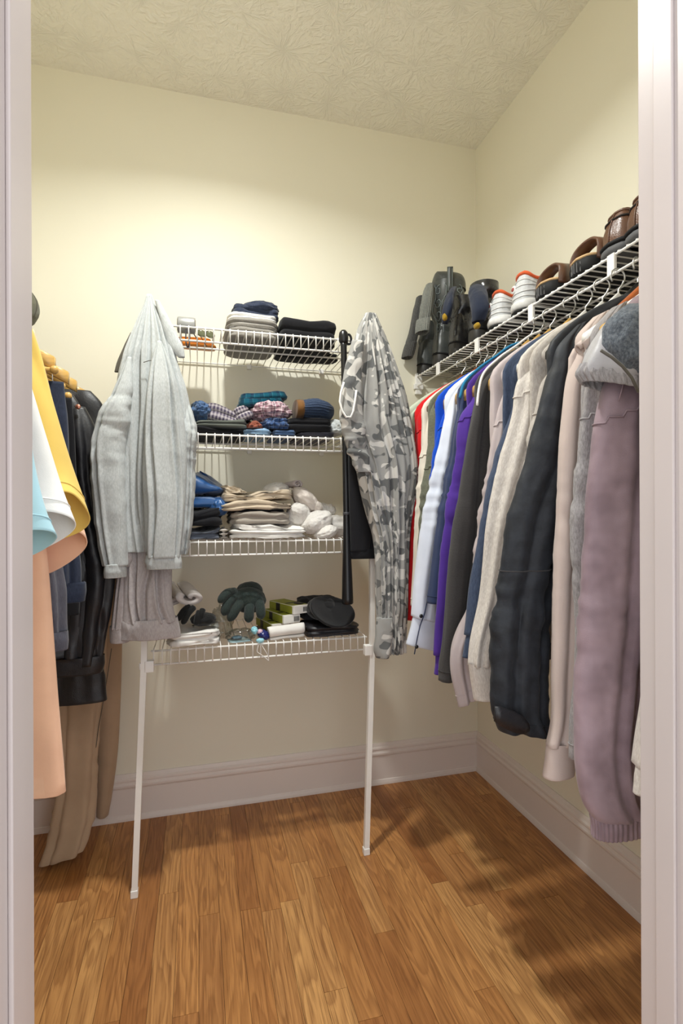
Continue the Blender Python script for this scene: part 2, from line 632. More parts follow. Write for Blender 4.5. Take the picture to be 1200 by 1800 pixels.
def plank_mat():
    t = NT('oiled oak')
    g = t.n('ShaderNodeNewGeometry')
    oi = t.n('ShaderNodeObjectInfo')
    rnd = oi.outputs['Random']
    sp = t.n('ShaderNodeSeparateXYZ')
    t.l(g.outputs['Position'], sp.inputs[0])
    off = t.math('MULTIPLY', rnd, 37.0)
    cb = t.n('ShaderNodeCombineXYZ')
    t.l(t.math('ADD', t.math('MULTIPLY', sp.outputs[0], 9), off), cb.inputs[0])
    t.l(t.math('ADD', t.math('MULTIPLY', sp.outputs[1], 1.1), off), cb.inputs[1])
    t.l(off, cb.inputs[2])
    warp = t.noise(cb.outputs[0], 1.3, 2, .45)
    rings = t.math('FRACT', t.math('MULTIPLY', warp, 15))
    rings = t.ramp(rings, [(0, (0, 0, 0, 1)), (.35, (.35, .35, .35, 1)), (.8, (1, 1, 1, 1)), (.93, (.7, .7, .7, 1)), (1, (0, 0, 0, 1))])
    cb2 = t.n('ShaderNodeCombineXYZ')
    t.l(t.math('ADD', t.math('MULTIPLY', sp.outputs[0], 230), off), cb2.inputs[0])
    t.l(t.math('MULTIPLY', sp.outputs[1], 7), cb2.inputs[1])
    t.l(off, cb2.inputs[2])
    pores = t.noise(cb2.outputs[0], 1.0, 3, .65)
    pf = t.ramp(pores, [(.36, (0, 0, 0, 1)), (.52, (1, 1, 1, 1))])
    tone = t.ramp(rnd, [(0, lin((160, 104, 56))), (.25, lin((200, 143, 84))), (.5, lin((180, 124, 70))), (.75, lin((210, 158, 98))), (1, lin((164, 106, 58)))])
    col = t.mix(t.math('MULTIPLY', t.math('SUBTRACT', 1.0, rings), .46), tone, lin((122, 72, 34)))
    col = t.mix(t.math('MULTIPLY', t.math('SUBTRACT', 1.0, pf), .52), col, lin((104, 60, 28)))
    t.base(col)
    t.bump(pores, .08, .001)
    return t.set(.38, .4, **{'Coat Weight': .12, 'Coat Roughness': .25})

M_WALL = wall_mat()
M_CEIL = ceiling_mat()
M_PLANK = plank_mat()
M_TRIM = plain('white trim enamel', (226, 216, 210), .38, .4, var=.015, scale=6)
M_JAMB = plain('white door frame enamel', (190, 180, 177), .35, .4, var=.02, scale=5)
M_SUB = plain('dark floor joint', (58, 36, 20), .8)
M_WIRE = plain('white vinyl wire', (236, 234, 230), .35, .4, var=.02)
M_CHROME = plain('zinc wire', (196, 196, 196), .28, .5, metal=.9, var=.05)
M_WHITEPL = plain('white plastic', (236, 234, 231), .4, .4, var=.02)
M_BLACKPL = plain('black plastic', (22, 22, 24), .35, .45)
def wood(name, c):
    t = NT(name)
    nz = t.noise(t.mapped(t.co('Object'), (4, 60, 60)), 3, 3, .6)
    t.base(t.mix(nz, lin([x * .78 for x in c]), lin([min(255, x * 1.12) for x in c])))
    return t.set(.35, .45)
M_WOOD = wood('pale varnished beech', (206, 164, 92))
M_WOOD2 = wood('red brown hanger wood', (126, 66, 38))
M_WOOD3 = wood('orange cedar', (168, 88, 40))

# ------------------------------------------------------------------ large structure
T = .10
YIN = .47            # bedroom side of the front wall
floor = struct(boxes('floor', [((XL - T, -.9, -.08), (XR + T, YB + T, -.006))], M_SUB))
PW = .0572
unit = None
row = 0
x = XL
rp = random.Random(11)
while x < XR:
    y = -.9 - rp.random() * .5
    x1 = min(x + PW, XR)
    while y < YB:
        ln = rp.uniform(.42, 1.15)
        y0, y1 = max(y, -.9), min(y + ln, YB)
        y += ln
        if y1 - y0 < .03 or y1 < .3:
            continue
        g = .00045
        if unit is None:
            pl = boxes('plank', [((-.5, -.5, -.5), (.5, .5, .5))], M_PLANK, floor)
            unit = pl.data
        else:
            pl = link('plank', unit, floor)
        pl.location = ((x + x1) / 2, (y0 + y1) / 2, -.003 + rp.uniform(-.00025, 0))
        pl.scale = (x1 - x - 2 * g, y1 - y0 - 2 * g, .006)
    x += PW
    row += 1

struct(boxes('wall_back', [((XL - T, YB, 0), (XR + T, YB + T, H))], M_WALL))
struct(boxes('wall_right', [((XR, YIN, 0), (XR + T, YB, H))], M_WALL))
struct(boxes('wall_left', [((XL - T, YIN, 0), (XL, YB, H))], M_WALL))
DJL, DJR, DH = -.162, .589, 2.05
struct(boxes('wall_front', [((XL, YIN, 0), (DJL - .02, YF, H)), ((DJR + .02, YIN, 0), (XR, YF, H)), ((DJL - .02, YIN, DH + .02), (DJR + .02, YF, H))], M_WALL))
struct(boxes('ceiling', [((XL - T, YIN, H), (XR + T, YB + T, H + .08))], M_CEIL))

# door frame: jamb boards with a stop bead and the casing on the bedroom side
struct(boxes('trim_1', [((DJL - .02, YIN - .004, 0), (DJL, YF + .004, DH)), ((DJL, .525, 0), (DJL + .0045, .562, DH)), ((DJL - .075, YIN - .018, 0), (DJL - .006, YIN - .004, DH + .07))], M_JAMB, bevel=.0015))
struct(boxes('trim_2', [((DJR, YIN - .004, 0), (DJR + .02, YF + .004, DH)), ((DJR - .0045, .545, 0), (DJR, .575, DH)), ((DJR + .006, YIN - .018, 0), (DJR + .075, YIN - .004, DH + .07))], M_JAMB, bevel=.0015))
struct(boxes('trim_3', [((DJL - .02, YIN - .004, DH), (DJR + .02, YF + .004, DH + .02)), ((DJL - .075, YIN - .018, DH + .006), (DJR + .075, YIN - .004, DH + .075))], M_JAMB, bevel=.0015))

BPROF = [(0, 0), (.019, 0), (.0185, .008), (.0155, .019), (.0125, .021), (.0125, .116), (.0150, .119), (.0180, .125), (.0180, .131),
         (.0140, .135), (.0128, .140), (.0150, .145), (.0145, .151), (.0090, .156), (.0070, .163), (.0045, .168), (0, .168)]
def baseboard(name, a, b, nrm):
    a, b, nrm = Vector(a), Vector(b), Vector(nrm)
    V, Fc = [], []
    d = (b - a).normalized()
    for p, e in ((a, 1), (b, -1)):
        for o, z in BPROF:
            V.append(p + nrm * o + d * (o * e) + Vector((0, 0, z)))
    n = len(BPROF)
    for j in range(n):
        k = (j + 1) % n
        Fc.append((j, k, n + k, n + j))
    Fc += [tuple(range(n - 1, -1, -1)), tuple(range(n, 2 * n))]
    return struct(mesh(name, V, Fc, M_TRIM, smooth=False))
baseboard('baseboard_back', (XL, YB, 0), (XR, YB, 0), (0, -1, 0))
baseboard('baseboard_right', (XR, YB, 0), (XR, YF, 0), (-1, 0, 0))
baseboard('baseboard_left', (XL, YF, 0), (XL, YB, 0), (1, 0, 0))

# ceiling lamp (above the frame): canopy and opal globe
lamp = thing('ceiling_light', 'round white ceiling light with an opal globe above the closet door', 'lamp', (LAMP[0], LAMP[1], H))
def lathe(name, prof, c, mat, parent=None, ns=28, cap0=True, cap1=True):
    th = np.linspace(0, 2 * math.pi, ns, endpoint=False)
    P = np.array([[(c[0] + r * math.cos(a), c[1] + r * math.sin(a), c[2] + z) for a in th] for r, z in prof])
    return grid(name, P, mat, parent, True, cap0, cap1)
lathe('canopy', [(.055, -.045), (.075, -.035), (.078, -.012), (.078, 0)], (LAMP[0], LAMP[1], H), M_WHITEPL, lamp)
tg = NT('lit opal globe')
tg.b.inputs['Emission Color'].default_value = (.985, 1.0, .96, 1)
tg.b.inputs['Emission Strength'].default_value = LAMP_EMIT
ph = np.linspace(.05, math.pi - .05, 12)
lathe('dome', [(.008, -.022), (.026, -.021), (.044, -.018), (.058, -.012), (.068, -.005), (.070, 0)], (LAMP[0], LAMP[1], LAMP[2] + .036), tg.m, lamp, 24)

# ------------------------------------------------------------------ wire shelves
RW, RR = .0019, .0031
def wire_shelf(label, mp, l0, l1, D, z, lipz, rods=False, group='white wire shelves', clips=()):
    """mp(l, d, z) -> world; d is the distance from the wall"""
    base = mp((l0 + l1) / 2, D / 2, z - lipz)
    t = thing('wire_shelf', label, 'shelf', base, group)
    n = int((l1 - l0) / .0254)
    zero = Vector(mp(0, 0, 0))
    prof = [(.006, z + RR + RW), (D - .004, z + RR + RW), (D + .001, z + RR), (D + .0025, z - .004)]
    prof += [(D + .0035, z - lipz)] if not rods else []
    wm = None
    for i in range(n + 1):
        l = l0 + .008 + i * (l1 - l0 - .016) / n
        if wm is None:
            pts = [Vector(mp(0, d, zz)) - zero for d, zz in prof]
            o = tube('wire', pts, RW, M_WIRE, t, ns=6)
            wm = o.data
        else:
            o = link('wire', wm, t)
        o.location = Vector(mp(l, 0, 0)) - WLOC[t.name]
    rails = [(.008, z), (D * .5, z - RW), (D - .001, z), (D, z - lipz)]
    for d, zz in rails:
        tube('rail', [mp(l0, d, zz), mp(l1, d, zz)], RR if d > .02 else .0026, M_WIRE, t, ns=10)
    if rods:
        for l in np.arange(l0 + .06, l1, .30):
            a, b = mp(l - .011, D - .004, z - lipz - .003), mp(l + .011, D + .005, z + .004)
            boxes('rod_support', [(tuple(min(p, q) for p, q in zip(a, b)), tuple(max(p, q) for p, q in zip(a, b)))], M_WHITEPL, t, bevel=.002)
    for l in clips:
        a, b = mp(l - .009, 0, z - .014), mp(l + .009, .016, z + .006)
        boxes('wall_clip', [(tuple(min(p, q) for p, q in zip(a, b)), tuple(max(p, q) for p, q in zip(a, b)))], M_WHITEPL, t, bevel=.002)
    return t

DS = .4055
back = lambda l, d, z: (l, YB - d, z)
ZS = (1.712, 1.381, 1.045, .716)
for nm, z, x0, x1 in (('top white wire shelf on the back wall, beside the bat knob', ZS[0], -.135, .585),
                      ('white wire shelf holding the plaid clothes, second from the top', ZS[1], -.135, .57),
                      ('white wire shelf holding the beige trousers and white socks', ZS[2], -.135, .57),
                      ('lowest white wire shelf, holding the gloves and small white boxes', ZS[3], -.14, .548)):
    wire_shelf(nm, back, x0, x1, DS, z, .0415, clips=(x0 + .33, x0 + .62))
ZR = 1.713
right = lambda l, d, z: (XR - d, l, z)
rs = wire_shelf('long white wire shelf with hanging rod along the right wall, under the shoes', right, .64, YB - .006, XR - .903, ZR, .042, rods=True, clips=(1.2, 1.8))
boxes('end_bracket', [((.895, YB - .016, ZR - .075), (.925, YB, ZR + .016)), ((.888, YB - .020, ZR - .054), (.93, YB - .004, ZR - .03))], M_WHITEPL, rs, bevel=.003)
leftm = lambda l, d, z: (XL + d, l, z)
wire_shelf('white wire shelf with hanging rod along the left wall, behind the yellow shirt', leftm, .64, YB - .006, .290, ZR, .042, rods=True)

def support_pole(label, pts, brackets):
    t = thing('support_pole', label, 'pole', pts[0], 'white shelf poles')
    hw = .0085
    P = np.array([[(p[0] - hw, p[1] - hw, p[2]), (p[0] + hw, p[1] - hw, p[2]), (p[0] + hw, p[1] + hw, p[2]), (p[0] - hw, p[1] + hw, p[2])] for p in pts])
    o = grid('shaft', P, M_WIRE, t, True, True, True)
    o.data.polygons.foreach_set('use_smooth', [False] * len(o.data.polygons))
    f = pts[0]
    boxes('foot_cap', [((f[0] - .0105, f[1] - .0105, 0), (f[0] + .0105, f[1] + .0105, .022))], M_WHITEPL, t, bevel=.002)
    for x, y, z, s in brackets:
        boxes('bracket', [((min(x, x + s * .026), y - .012, z - .012), (max(x, x + s * .026), y + .012, z + .022)), ((x - s * .016, y - .006, z - .004), (x - s * .006, y + .006, z + .016))], M_WHITEPL, t, bevel=.002)
    return t
YP = 1.699
support_pole('left white shelf pole, beneath the grey sweatshirts', [(-.186, 1.684, 0), (-.158, YP, .70), (-.143, YP, 1.735)], [(-.158 + .002, YP, ZS[3] - .045, 1)])
support_pole('right white shelf pole, beside the camouflage garment', [(.536, 1.690, 0), (.562, YP, .70), (.566, YP, 1.785)], [(.562 - .002, YP, ZS[3] - .045, -1)])

# ------------------------------------------------------------------ cloth colours
F = {}
F['grey_marl'] = fabric('light grey marl jersey', (170, 174, 174), (202, 206, 206), heather=.55, weave=700, streak=(1, .35, 1))
F['mauve_marl'] = fabric('warm grey marl jersey', (160, 153, 153), (190, 184, 184), heather=.55, weave=700, streak=(1, .35, 1))
F['grey_dark_in'] = fabric('dark grey lining', (92, 88, 80))
F['black_knit'] = fabric('black jersey', (30, 30, 33), sheen=.08)
F['red'] = fabric('red cotton', (196, 30, 34))
F['cream'] = fabric('cream cotton', (222, 214, 200))
F['olive'] = fabric('olive grey knit', (96, 98, 84), (124, 126, 108), heather=.5, hscale=200)
F['royal'] = fabric('royal blue cotton', (18, 74, 190))
F['paleblue'] = fabric('pale blue shirting', (206, 212, 226), wstr=.12)
F['navy'] = fabric('navy cotton', (48, 58, 88))
F['teal'] = fabric('teal cotton', (40, 120, 160))
F['purple'] = fabric('purple cotton', (76, 48, 136))
F['charcoal'] = fabric('charcoal knit', (58, 56, 56), (72, 70, 70), heather=.4)
F['white'] = fabric('white cotton', (232, 230, 226), wstr=.2)
F['pinkgrey'] = fabric('pinkish grey shirting', (178, 166, 166))
F['denim'] = fabric('dark blue denim', (52, 62, 82), (84, 96, 120), heather=.5, streak=(1, .1, 1), hscale=700)
F['oat'] = fabric('oatmeal marl fleece', (186, 178, 170), (214, 208, 200), heather=.8, streak=(1, .3, 1), hscale=330)
F['grey2'] = fabric('stone grey marl', (164, 156, 148), (192, 186, 178), heather=.7, streak=(1, .3, 1), hscale=330)
F['parka'] = fabric('black blue coated cloth', (28, 30, 34), (46, 50, 57), heather=.5, rough=.6, spec=.3, sheen=.05, hscale=30, mott=.3)
F['taupe'] = fabric('taupe fleece', (190, 174, 166), mott=.05)
F['marl'] = fabric('mid grey marl', (132, 128, 128), (164, 160, 160), heather=.85, streak=(1, .3, 1), hscale=300)
F['mauve'] = fabric('faded mauve nylon', (150, 130, 137), (102, 83, 90), heather=.6, rough=.55, spec=.3, hscale=8, mott=.14)
F['satin_grey'] = fabric('pale grey nylon', (168, 166, 168), rough=.45, spec=.4, mott=.08)
F['fleece'] = fabric('blue grey fleece pile', (74, 80, 88), (112, 118, 124), heather=.8, hscale=160, wstr=1.0, weave=320)
F['yellow'] = fabric('yellow cotton', (222, 190, 100), wstr=.12)
F['peach'] = fabric('peach cotton', (240, 190, 160), wstr=.15)
F['skyblue'] = fabric('light blue cotton', (168, 206, 218), wstr=.15)
F['khaki'] = fabric('khaki twill', (176, 152, 127), wstr=.3, mott=.07)
F['greydenim'] = fabric('charcoal grey denim', (76, 76, 86), (104, 104, 114), heather=.5, streak=(1, .1, 1), hscale=700)
F['navydenim'] = fabric('navy denim', (40, 46, 62), (62, 70, 90), heather=.4, streak=(1, .1, 1), hscale=700)
M_LEATH = leather('black leather', (24, 24, 28), .42, .5)
M_LEATH_B = leather('brown leather', (86, 58, 42), .3)

def camo():
    t = NT('grey camouflage print')
    uv = t.mapped(t.co('UV'), (15, 19, 1), (0, 0, .35))
    n1 = t.noise(uv, 1.0, 1.2, .45, .9)
    n2 = t.noise(t.mapped(t.co('UV'), (17, 22, 1), (.0, 0, .5)), 1.0, 1.2, .45, 1.0)
    c = t.mix(t.ramp(n1, [(.535, (0, 0, 0, 1)), (.55, (1, 1, 1, 1))]), lin((150, 149, 146)), lin((98, 99, 99)))
    c = t.mix(t.ramp(n2, [(.565, (0, 0, 0, 1)), (.58, (1, 1, 1, 1))]), c, lin((196, 193, 188)))
    t.base(c)
    t.bump(t.noise(t.co('Object'), 45, 4, .6), .3, .004)
    t.b.inputs['Sheen Weight'].default_value = .15
    return t.set(.9, .12)
F['camo'] = camo()

# ------------------------------------------------------------------ hangers
RX = XR - (XR - .903)        # rod of the right shelf
RZ = ZR - .042
def hanger(label, X, Y, mat, z_top=1.612, half=.215, drop=.140, thick=.011, hgt=.030, name='clothes_hanger', group='hangers on the right rod', clipbar=None, hook_ang=0.0, hookmat=None, square=False):
    t = thing(name, label, 'hanger', (X, Y, z_top - drop), group)
    rod = Vector((X, Y, RZ))
    ca, sa = math.cos(hook_ang), math.sin(hook_ang)
    pts = []
    for a in np.linspace(-40, 200, 18):
        r = .0175
        dx = -math.cos(math.radians(a)) * r
        pts.append((rod.x + dx * ca + .0 , rod.y + dx * sa, rod.z + .0055 - r + math.sin(math.radians(a)) * r + .0005 + .0 * a))
    pts += [(rod.x + .010 * ca, rod.y + .010 * sa, rod.z - .030), (rod.x + .002 * ca, rod.y + .002 * sa, rod.z - .040), (X, Y, z_top - .008)]
    tube('hook', pts, .0021, hookmat or M_CHROME, t, ns=7)
    n = 21
    P = []
    for i in range(n):
        q = -1 + 2 * i / (n - 1)
        xx = X + q * half
        aq = abs(q)
        zc = z_top - drop * (aq ** 1.04) - hgt * .5 + .012 * math.exp(-(q / .13) ** 2)
        hh = hgt * (.60 + .4 * (1 - aq)) if not square else hgt
        yo = thick * .9 * aq ** 2
        ring = []
        for a in np.linspace(0, 2 * math.pi, 10, endpoint=False):
            cy, cz = math.cos(a), math.sin(a)
            e_ = .35 if square else .6
            cy = math.copysign(abs(cy) ** e_, cy)
            cz = math.copysign(abs(cz) ** e_, cz)
            ring.append((xx, Y + yo + cy * thick * .5 * (.8 + .9 * aq), zc + cz * hh * .5))
        P.append(ring)
    grid('shoulder_board', np.array(P)[:, ::-1], mat, t, True, True, True)
    if clipbar is not None:
        zb = clipbar
        tube('bar', [(X - half * .9, Y, zb), (X + half * .97, Y, zb)], .0062, M_WOOD, t, ns=10)
        xe = X + half * .97
        lathe_x('peg', [(0, .0062), (.004, .0098), (.012, .0105), (.017, .006), (.018, .001)], (xe, Y, zb), M_WOOD, t)
        for k in range(4):
            q = [(xe - .032 + k * .0046, Y + .0082 * math.cos(a), zb + .0082 * math.sin(a)) for a in np.linspace(0, 2 * math.pi, 14, endpoint=False)]
            tube('clip_coil', q, .0021, M_BLACKPL, t, ns=5, closed=True)
        tube('bar_wire', [(xe - .030, Y, zb + .008), (xe - .03, Y, z_top - drop * .8)], .0016, M_CHROME, t)
    return t

def lathe_x(name, prof, c, mat, parent=None, ns=14):
    P = np.array([[(c[0] + x, c[1] + r * math.cos(a), c[2] + r * math.sin(a)) for a in np.linspace(0, 2 * math.pi, ns, endpoint=False)] for x, r in prof])
    return grid(name, P[:, ::-1] if prof[-1][0] > prof[0][0] else P, mat, parent, True, True, True)

# ------------------------------------------------------------------ clothes on the right rod
def garment_right(label, cat, Y, edge, mat, ru=.056, rv=.021, seed=1, torso_z=.86, cuff=None, cuffmat=None, cuffribs=0, name='shirt', end_tilt=0.0,
                  rtop=.030, torso_mat=None, tv=.0165, xl=.685, wr=(.005, 13, .35), crease=((-105, .14, .008), (-62, .12, .006)), elbow=.006, sleeve=True, ru_end=None,
                  seam=None, elbow_at=.5, folds=((3, .0035), (5, .002)), ytw=0.0, torso_top=1.594):
    t = thing(cat if name == 'shirt' else name, label, cat, (.89, Y, torso_z), 'clothes on the right rod')
    prof = [(torso_top, .868, .928), (torso_top - .014, .836, .960), (min(1.560, torso_top - .03), .795, 1.0), (min(1.525, torso_top - .055), .740, 1.05), (min(1.482, torso_top - .09), xl + .006, 1.09), (min(1.41, torso_top - .13), xl - .002, 1.095), (1.2, xl + .004, 1.09), ((1.2 + torso_z) / 2, xl + .008, 1.085), (torso_z, xl + .01, 1.08)]
    cloth('body', [((a + b) / 2, Y, z, (b - a) / 2, tv if i > 1 else tv * .7, 0) for i, (z, a, b) in enumerate(prof)], torso_mat or mat, t, nr=40, ns=72, exp=3.2,
          folds=((7, .003), (11, .002)), wr=(.003, 9, .3), seed=seed + 40, lip=.04, top_fade=.4)
    if sleeve:
        pts = [at(px, py, Y=Y) for px, py in edge]
        z0, z1 = pts[0].z, pts[-1].z
        ctrl = [(.757, Y - .001, 1.522, .016, rv * .5, 0, .5), (.730, Y - .003, 1.488, .028, rv * .75, 0, .5)]
        re = ru_end or ru * .86
        for i, p in enumerate(pts):
            q = (z0 - p.z) / max(z0 - z1, 1e-4)
            if p.z > 1.462:
                continue
            r_ = rtop + (ru - rtop) * min(1, q / .22) if q < .22 else ru + (re - ru) * (q - .22) / .78
            ctrl.append((p.x + r_, Y - .006 + ytw * q, p.z, r_, rv, 0, end_tilt * max(0, (q - .6) / .4)))
        zs = [c[2] for c in ctrl]
        ctrl = [c for i, c in enumerate(ctrl) if i == 0 or c[2] < zs[i - 1] - .003]
        if cuff:
            body_c = [c for c in ctrl if c[2] > z1 + cuff + .01]
            zc = z1 + cuff
            xs = np.interp(-zc, [-c[2] for c in ctrl], [c[0] for c in ctrl])
            rr = np.interp(-zc, [-c[2] for c in ctrl], [c[3] for c in ctrl])
            body_c.append((xs, ctrl[-1][1], zc, rr, rv, 0, end_tilt))
            cloth('sleeve', body_c, mat, t, nr=90, ns=72, folds=folds, crease=crease, wr=wr, seed=seed, elbow=elbow, lip=.01, elbow_at=elbow_at, top_fade=.2)
            SP = LASTP
            e = ctrl[-1]
            cloth('cuff', [(xs, e[1], zc + .004, rr * .93, rv * .9, 0, end_tilt), (xs + (e[0] - xs) * .5, e[1], (zc + e[2]) / 2, (rr + e[3]) / 2 * .92, rv * .9, 0, end_tilt),
                           (e[0], e[1], e[2], e[3] * .93, rv * .85, 0, end_tilt)], cuffmat or mat, t, nr=16, ns=160 if cuffribs else 64, folds=((3, .001),), crease=(), wr=(.0012, 20, .5), seed=seed + 3,
                  ribs=cuffribs, rib_amp=.0012, lip=.04, cap0=False, top_fade=.01)
        else:
            cloth('sleeve', ctrl, mat, t, nr=100, ns=72, folds=folds, crease=crease, wr=wr, seed=seed, elbow=elbow, lip=.06, elbow_at=elbow_at, top_fade=.2)
            SP = LASTP
            seam_ring('hem_stitch', mat, t, frac=.965, r=.0011)
        global LASTP_SLEEVE
        LASTP_SLEEVE = SP
        if seam:
            seam_ring('seam', mat, t, z=seam, slant=-3, r=.0019, P=SP)
    return t

R = {}
R['pale'] = garment_right('pale sage shirt at the far end of the right rod, behind the red one', 'shirt', 1.71, [(728, 712), (724, 800), (716, 900)], fabric('pale sage cotton', (190, 198, 178)), seed=3, torso_z=1.0)
R['red'] = garment_right('bright red long sleeved shirt beside the camouflage garment', 'shirt', 1.610, [(739, 719), (731, 767), (722, 880), (711, 1040), (709, 1088)], F['red'], seed=5, ru_end=.040, seam=1.42)
R['cream'] = garment_right('cream white shirt hanging between the red and the olive ones', 'shirt', 1.557, [(752, 722), (740, 775), (729, 900), (720, 1064)], F['cream'], seed=7, seam=1.33)
R['olive'] = garment_right('olive grey knitted sweater just in front of the cream shirt', 'sweater', 1.507, [(765, 705), (751, 775), (742, 850), (722, 1080)], F['olive'], seed=9, seam=1.29)
R['royal'] = garment_right('royal blue long sleeved shirt behind the pale blue dress shirt', 'shirt', 1.452, [(781, 715), (767, 752), (759, 790), (750, 865), (735, 950), (722, 1060)], F['royal'], seed=11, seam=1.40)
R['dress'] = garment_right('pale blue dress shirt with dark buttons on its open cuff', 'shirt', 1.392, [(795, 692), (782, 730), (772, 775), (746, 899), (726, 1041), (724, 1086), (709, 1139)], F['paleblue'], seed=13, cuff=.075, end_tilt=-.28,
                           ru=.062, ru_end=.052, folds=((2, .004), (4, .003)), crease=((-75, .10, .012), (-120, .12, .006), (-40, .15, .006)), wr=(.0035, 10, .2), torso_z=.90, torso_mat=F['paleblue'])
R['navy'] = garment_right('navy blue shirt with a teal shoulder, between the pale blue and purple shirts', 'shirt', 1.318, [(815, 690), (800, 730), (787, 800), (768, 920), (752, 1060)], F['navy'], seed=15, torso_z=.80)
R['purple'] = garment_right('purple long sleeved shirt beside the charcoal sweater', 'shirt', 1.268, [(827, 704), (808, 734), (797, 805), (780, 917), (767, 1086), (760, 1184)], F['purple'], seed=17, cuff=.05, seam=1.40, torso_z=.83, ru=.06)
R['charcoal'] = garment_right('charcoal knit sweater with a white neck edge', 'sweater', 1.222, [(832, 704), (827, 726), (819, 760), (802, 880), (784, 1011), (772, 1135), (767, 1195)], F['charcoal'], seed=19, ru=.064, torso_z=.75, elbow=.002)
R['pink'] = garment_right('pinkish grey dress shirt with its unbuttoned cuff hanging open', 'shirt', 1.143, [(879, 690), (868, 730), (857, 790), (832, 960), (819, 1064), (789, 1142), (802, 1229)], F['pinkgrey'], seed=21, ru=.05, ru_end=.030, seam=1.37, cuff=None, end_tilt=.5)
R['denim'] = garment_right('dark blue denim jacket, thin in the row behind the oatmeal sweater', 'jacket', 1.088, [(902, 690), (877, 786), (851, 880), (829, 1011), (817, 1105), (808, 1154)], F['denim'], seed=23, ru=.055, cuff=.05)
R['oat'] = garment_right('oatmeal sweater with a wide smooth cuff, second to the far side of the black parka', 'sweater', 1.032, [(926, 650), (915, 662), (900, 730), (874, 820), (855, 917), (840, 1049), (821, 1142), (819, 1172), (829, 1229)], F['oat'], seed=25, ru=.062, ru_end=.040,
                         cuff=.075, seam=1.415, wr=(.003, 8, .3), elbow=.002)
R['grey2'] = garment_right('stone grey sweater showing as a strip against the black parka', 'sweater', .983, [(956, 660), (949, 670), (935, 730), (905, 860), (885, 960), (872, 1060)], F['grey2'], seed=27, ru=.055, seam=1.36)
R['parka'] = garment_right('worn black parka with a velcro cuff strap, largest dark coat on the right rod', 'coat', .928, [(964, 651), (949, 704), (922, 805), (892, 899), (877, 1011), (866, 1105), (863, 1200), (866, 1262), (876, 1290)], F['parka'], seed=29, ru=.068, ru_end=.056, rv=.029,
                           wr=(.0055, 15, .9), elbow=.006, elbow_at=.74, folds=((2, .003), (3, .003)), crease=((-112, .16, .008), (-50, .16, .007)), end_tilt=-.20)
PARKA = LASTP_SLEEVE
R['taupe'] = garment_right('taupe fleece hoodie with a folded collar, beside the black parka', 'hoodie', .868, [(1010, 620), (997, 655), (986, 730), (979, 842), (971, 1030), (966, 1180), (962, 1280), (953, 1322), (950, 1365)], F['taupe'], torso_top=1.535, seed=31, ru=.050, ru_end=.034,
                           cuff=.060, wr=(.003, 9, .3), elbow=.003, crease=((-70, .14, .010), (-115, .14, .005)))
R['marl'] = garment_right('mid grey marl sweatshirt tucked behind the mauve jacket', 'sweatshirt', .822, [(1036, 645), (1029, 665), (1020, 730), (1009, 842), (1003, 955), (1010, 1056), (1006, 1240), (1001, 1330)], F['marl'], torso_top=1.53, seed=33, ru=.05, seam=1.33)
R['mauve'] = garment_right('faded mauve nylon jacket with an elastic cuff, largest coat beside the door frame', 'jacket', .765, [(1069, 636), (1046, 715), (1033, 805), (1024, 917), (1014, 1105), (1007, 1236), (1009, 1356), (1022, 1415), (1034, 1436), (1036, 1468)], F['mauve'], torso_top=1.53, seed=35, ru=.078, ru_end=.052, rv=.030, rtop=.05,
                           cuff=.032, cuffribs=34, wr=(.004, 12, .45), elbow=.006, elbow_at=.6, seam=1.315, folds=((2, .004), (3, .003)), crease=((-88, .12, .006), (-55, .15, .005)))
R['last'] = garment_right('oatmeal grey sweatshirt mostly hidden by the right door frame', 'sweatshirt', .680, [(1150, 800), (1136, 1100), (1128, 1237), (1119, 1301), (1109, 1365), (1106, 1392)], F['oat'], seed=37, ru=.05, cuff=.04)

# details of single garments
def part_of(key):
    return R[key]
# dress shirt: placket edge and buttons on the cuff
Yd = 1.392
pk = [at(*q, Y=Yd - .034) for q in ((757, 1010), (752, 1050), (746, 1078), (738, 1100), (733, 1122), (728, 1150))]
tube('placket_edge', pk, .0016, F['navy'], R['dress'], ns=5)
for q in ((740, 1083), (732, 1137)):
    p = at(*q, Y=Yd - .036)
    lump('button', p, (.0055, .003, .0055), M_BLACKPL, R['dress'], amp=0, ns=14, nr=8)
# charcoal sweater: white neck edge along the shoulder
SHL = [(.672, 1.40), (.678, 1.44), (.690, 1.478), (.736, 1.524), (.792, 1.563), (.836, 1.594), (.866, 1.606)]
tube('neck_edge', smooth_path([(x, 1.222 - .030 + .014 * k / 6, z_ + .002) for k, (x, z_) in enumerate(SHL)], 30), .0032, F['white'], R['charcoal'], ns=6)
# navy shirt: teal yoke piping
tube('shoulder_piping', smooth_path([(x, 1.318 - .024 + .01 * k / 6, z_ + .002) for k, (x, z_) in enumerate(SHL[1:])], 30), .0042, F['teal'], R['navy'], ns=6)
# parka: cuff strap, seam across the elbow, torn thread at the armhole
P = []
for (ax, ay), (bx, by) in zip(((871, 1243), (880, 1243), (893, 1247), (908, 1253), (921, 1261), (930, 1272)), ((871, 1270), (880, 1277), (893, 1284), (908, 1289), (921, 1291), (930, 1286))):
    a, b = at(ax, ay, Y=.928 - .046), at(bx, by, Y=.928 - .043)
    P.append([tuple(a), tuple(a + (b - a) * .5 + Vector((0, -.003, 0))), tuple(b), tuple(b + Vector((0, .007, 0))), tuple(a + (b - a) * .5 + Vector((0, .007, 0))), tuple(a + Vector((0, .007, 0)))])
grid('cuff_strap', np.array(P), M_LEATH, R['parka'], True, True, True)
seam_ring('elbow_seam', F['charcoal'], R['parka'], z=at(920, 1002, Y=.90).z, r=.0013, P=PARKA)
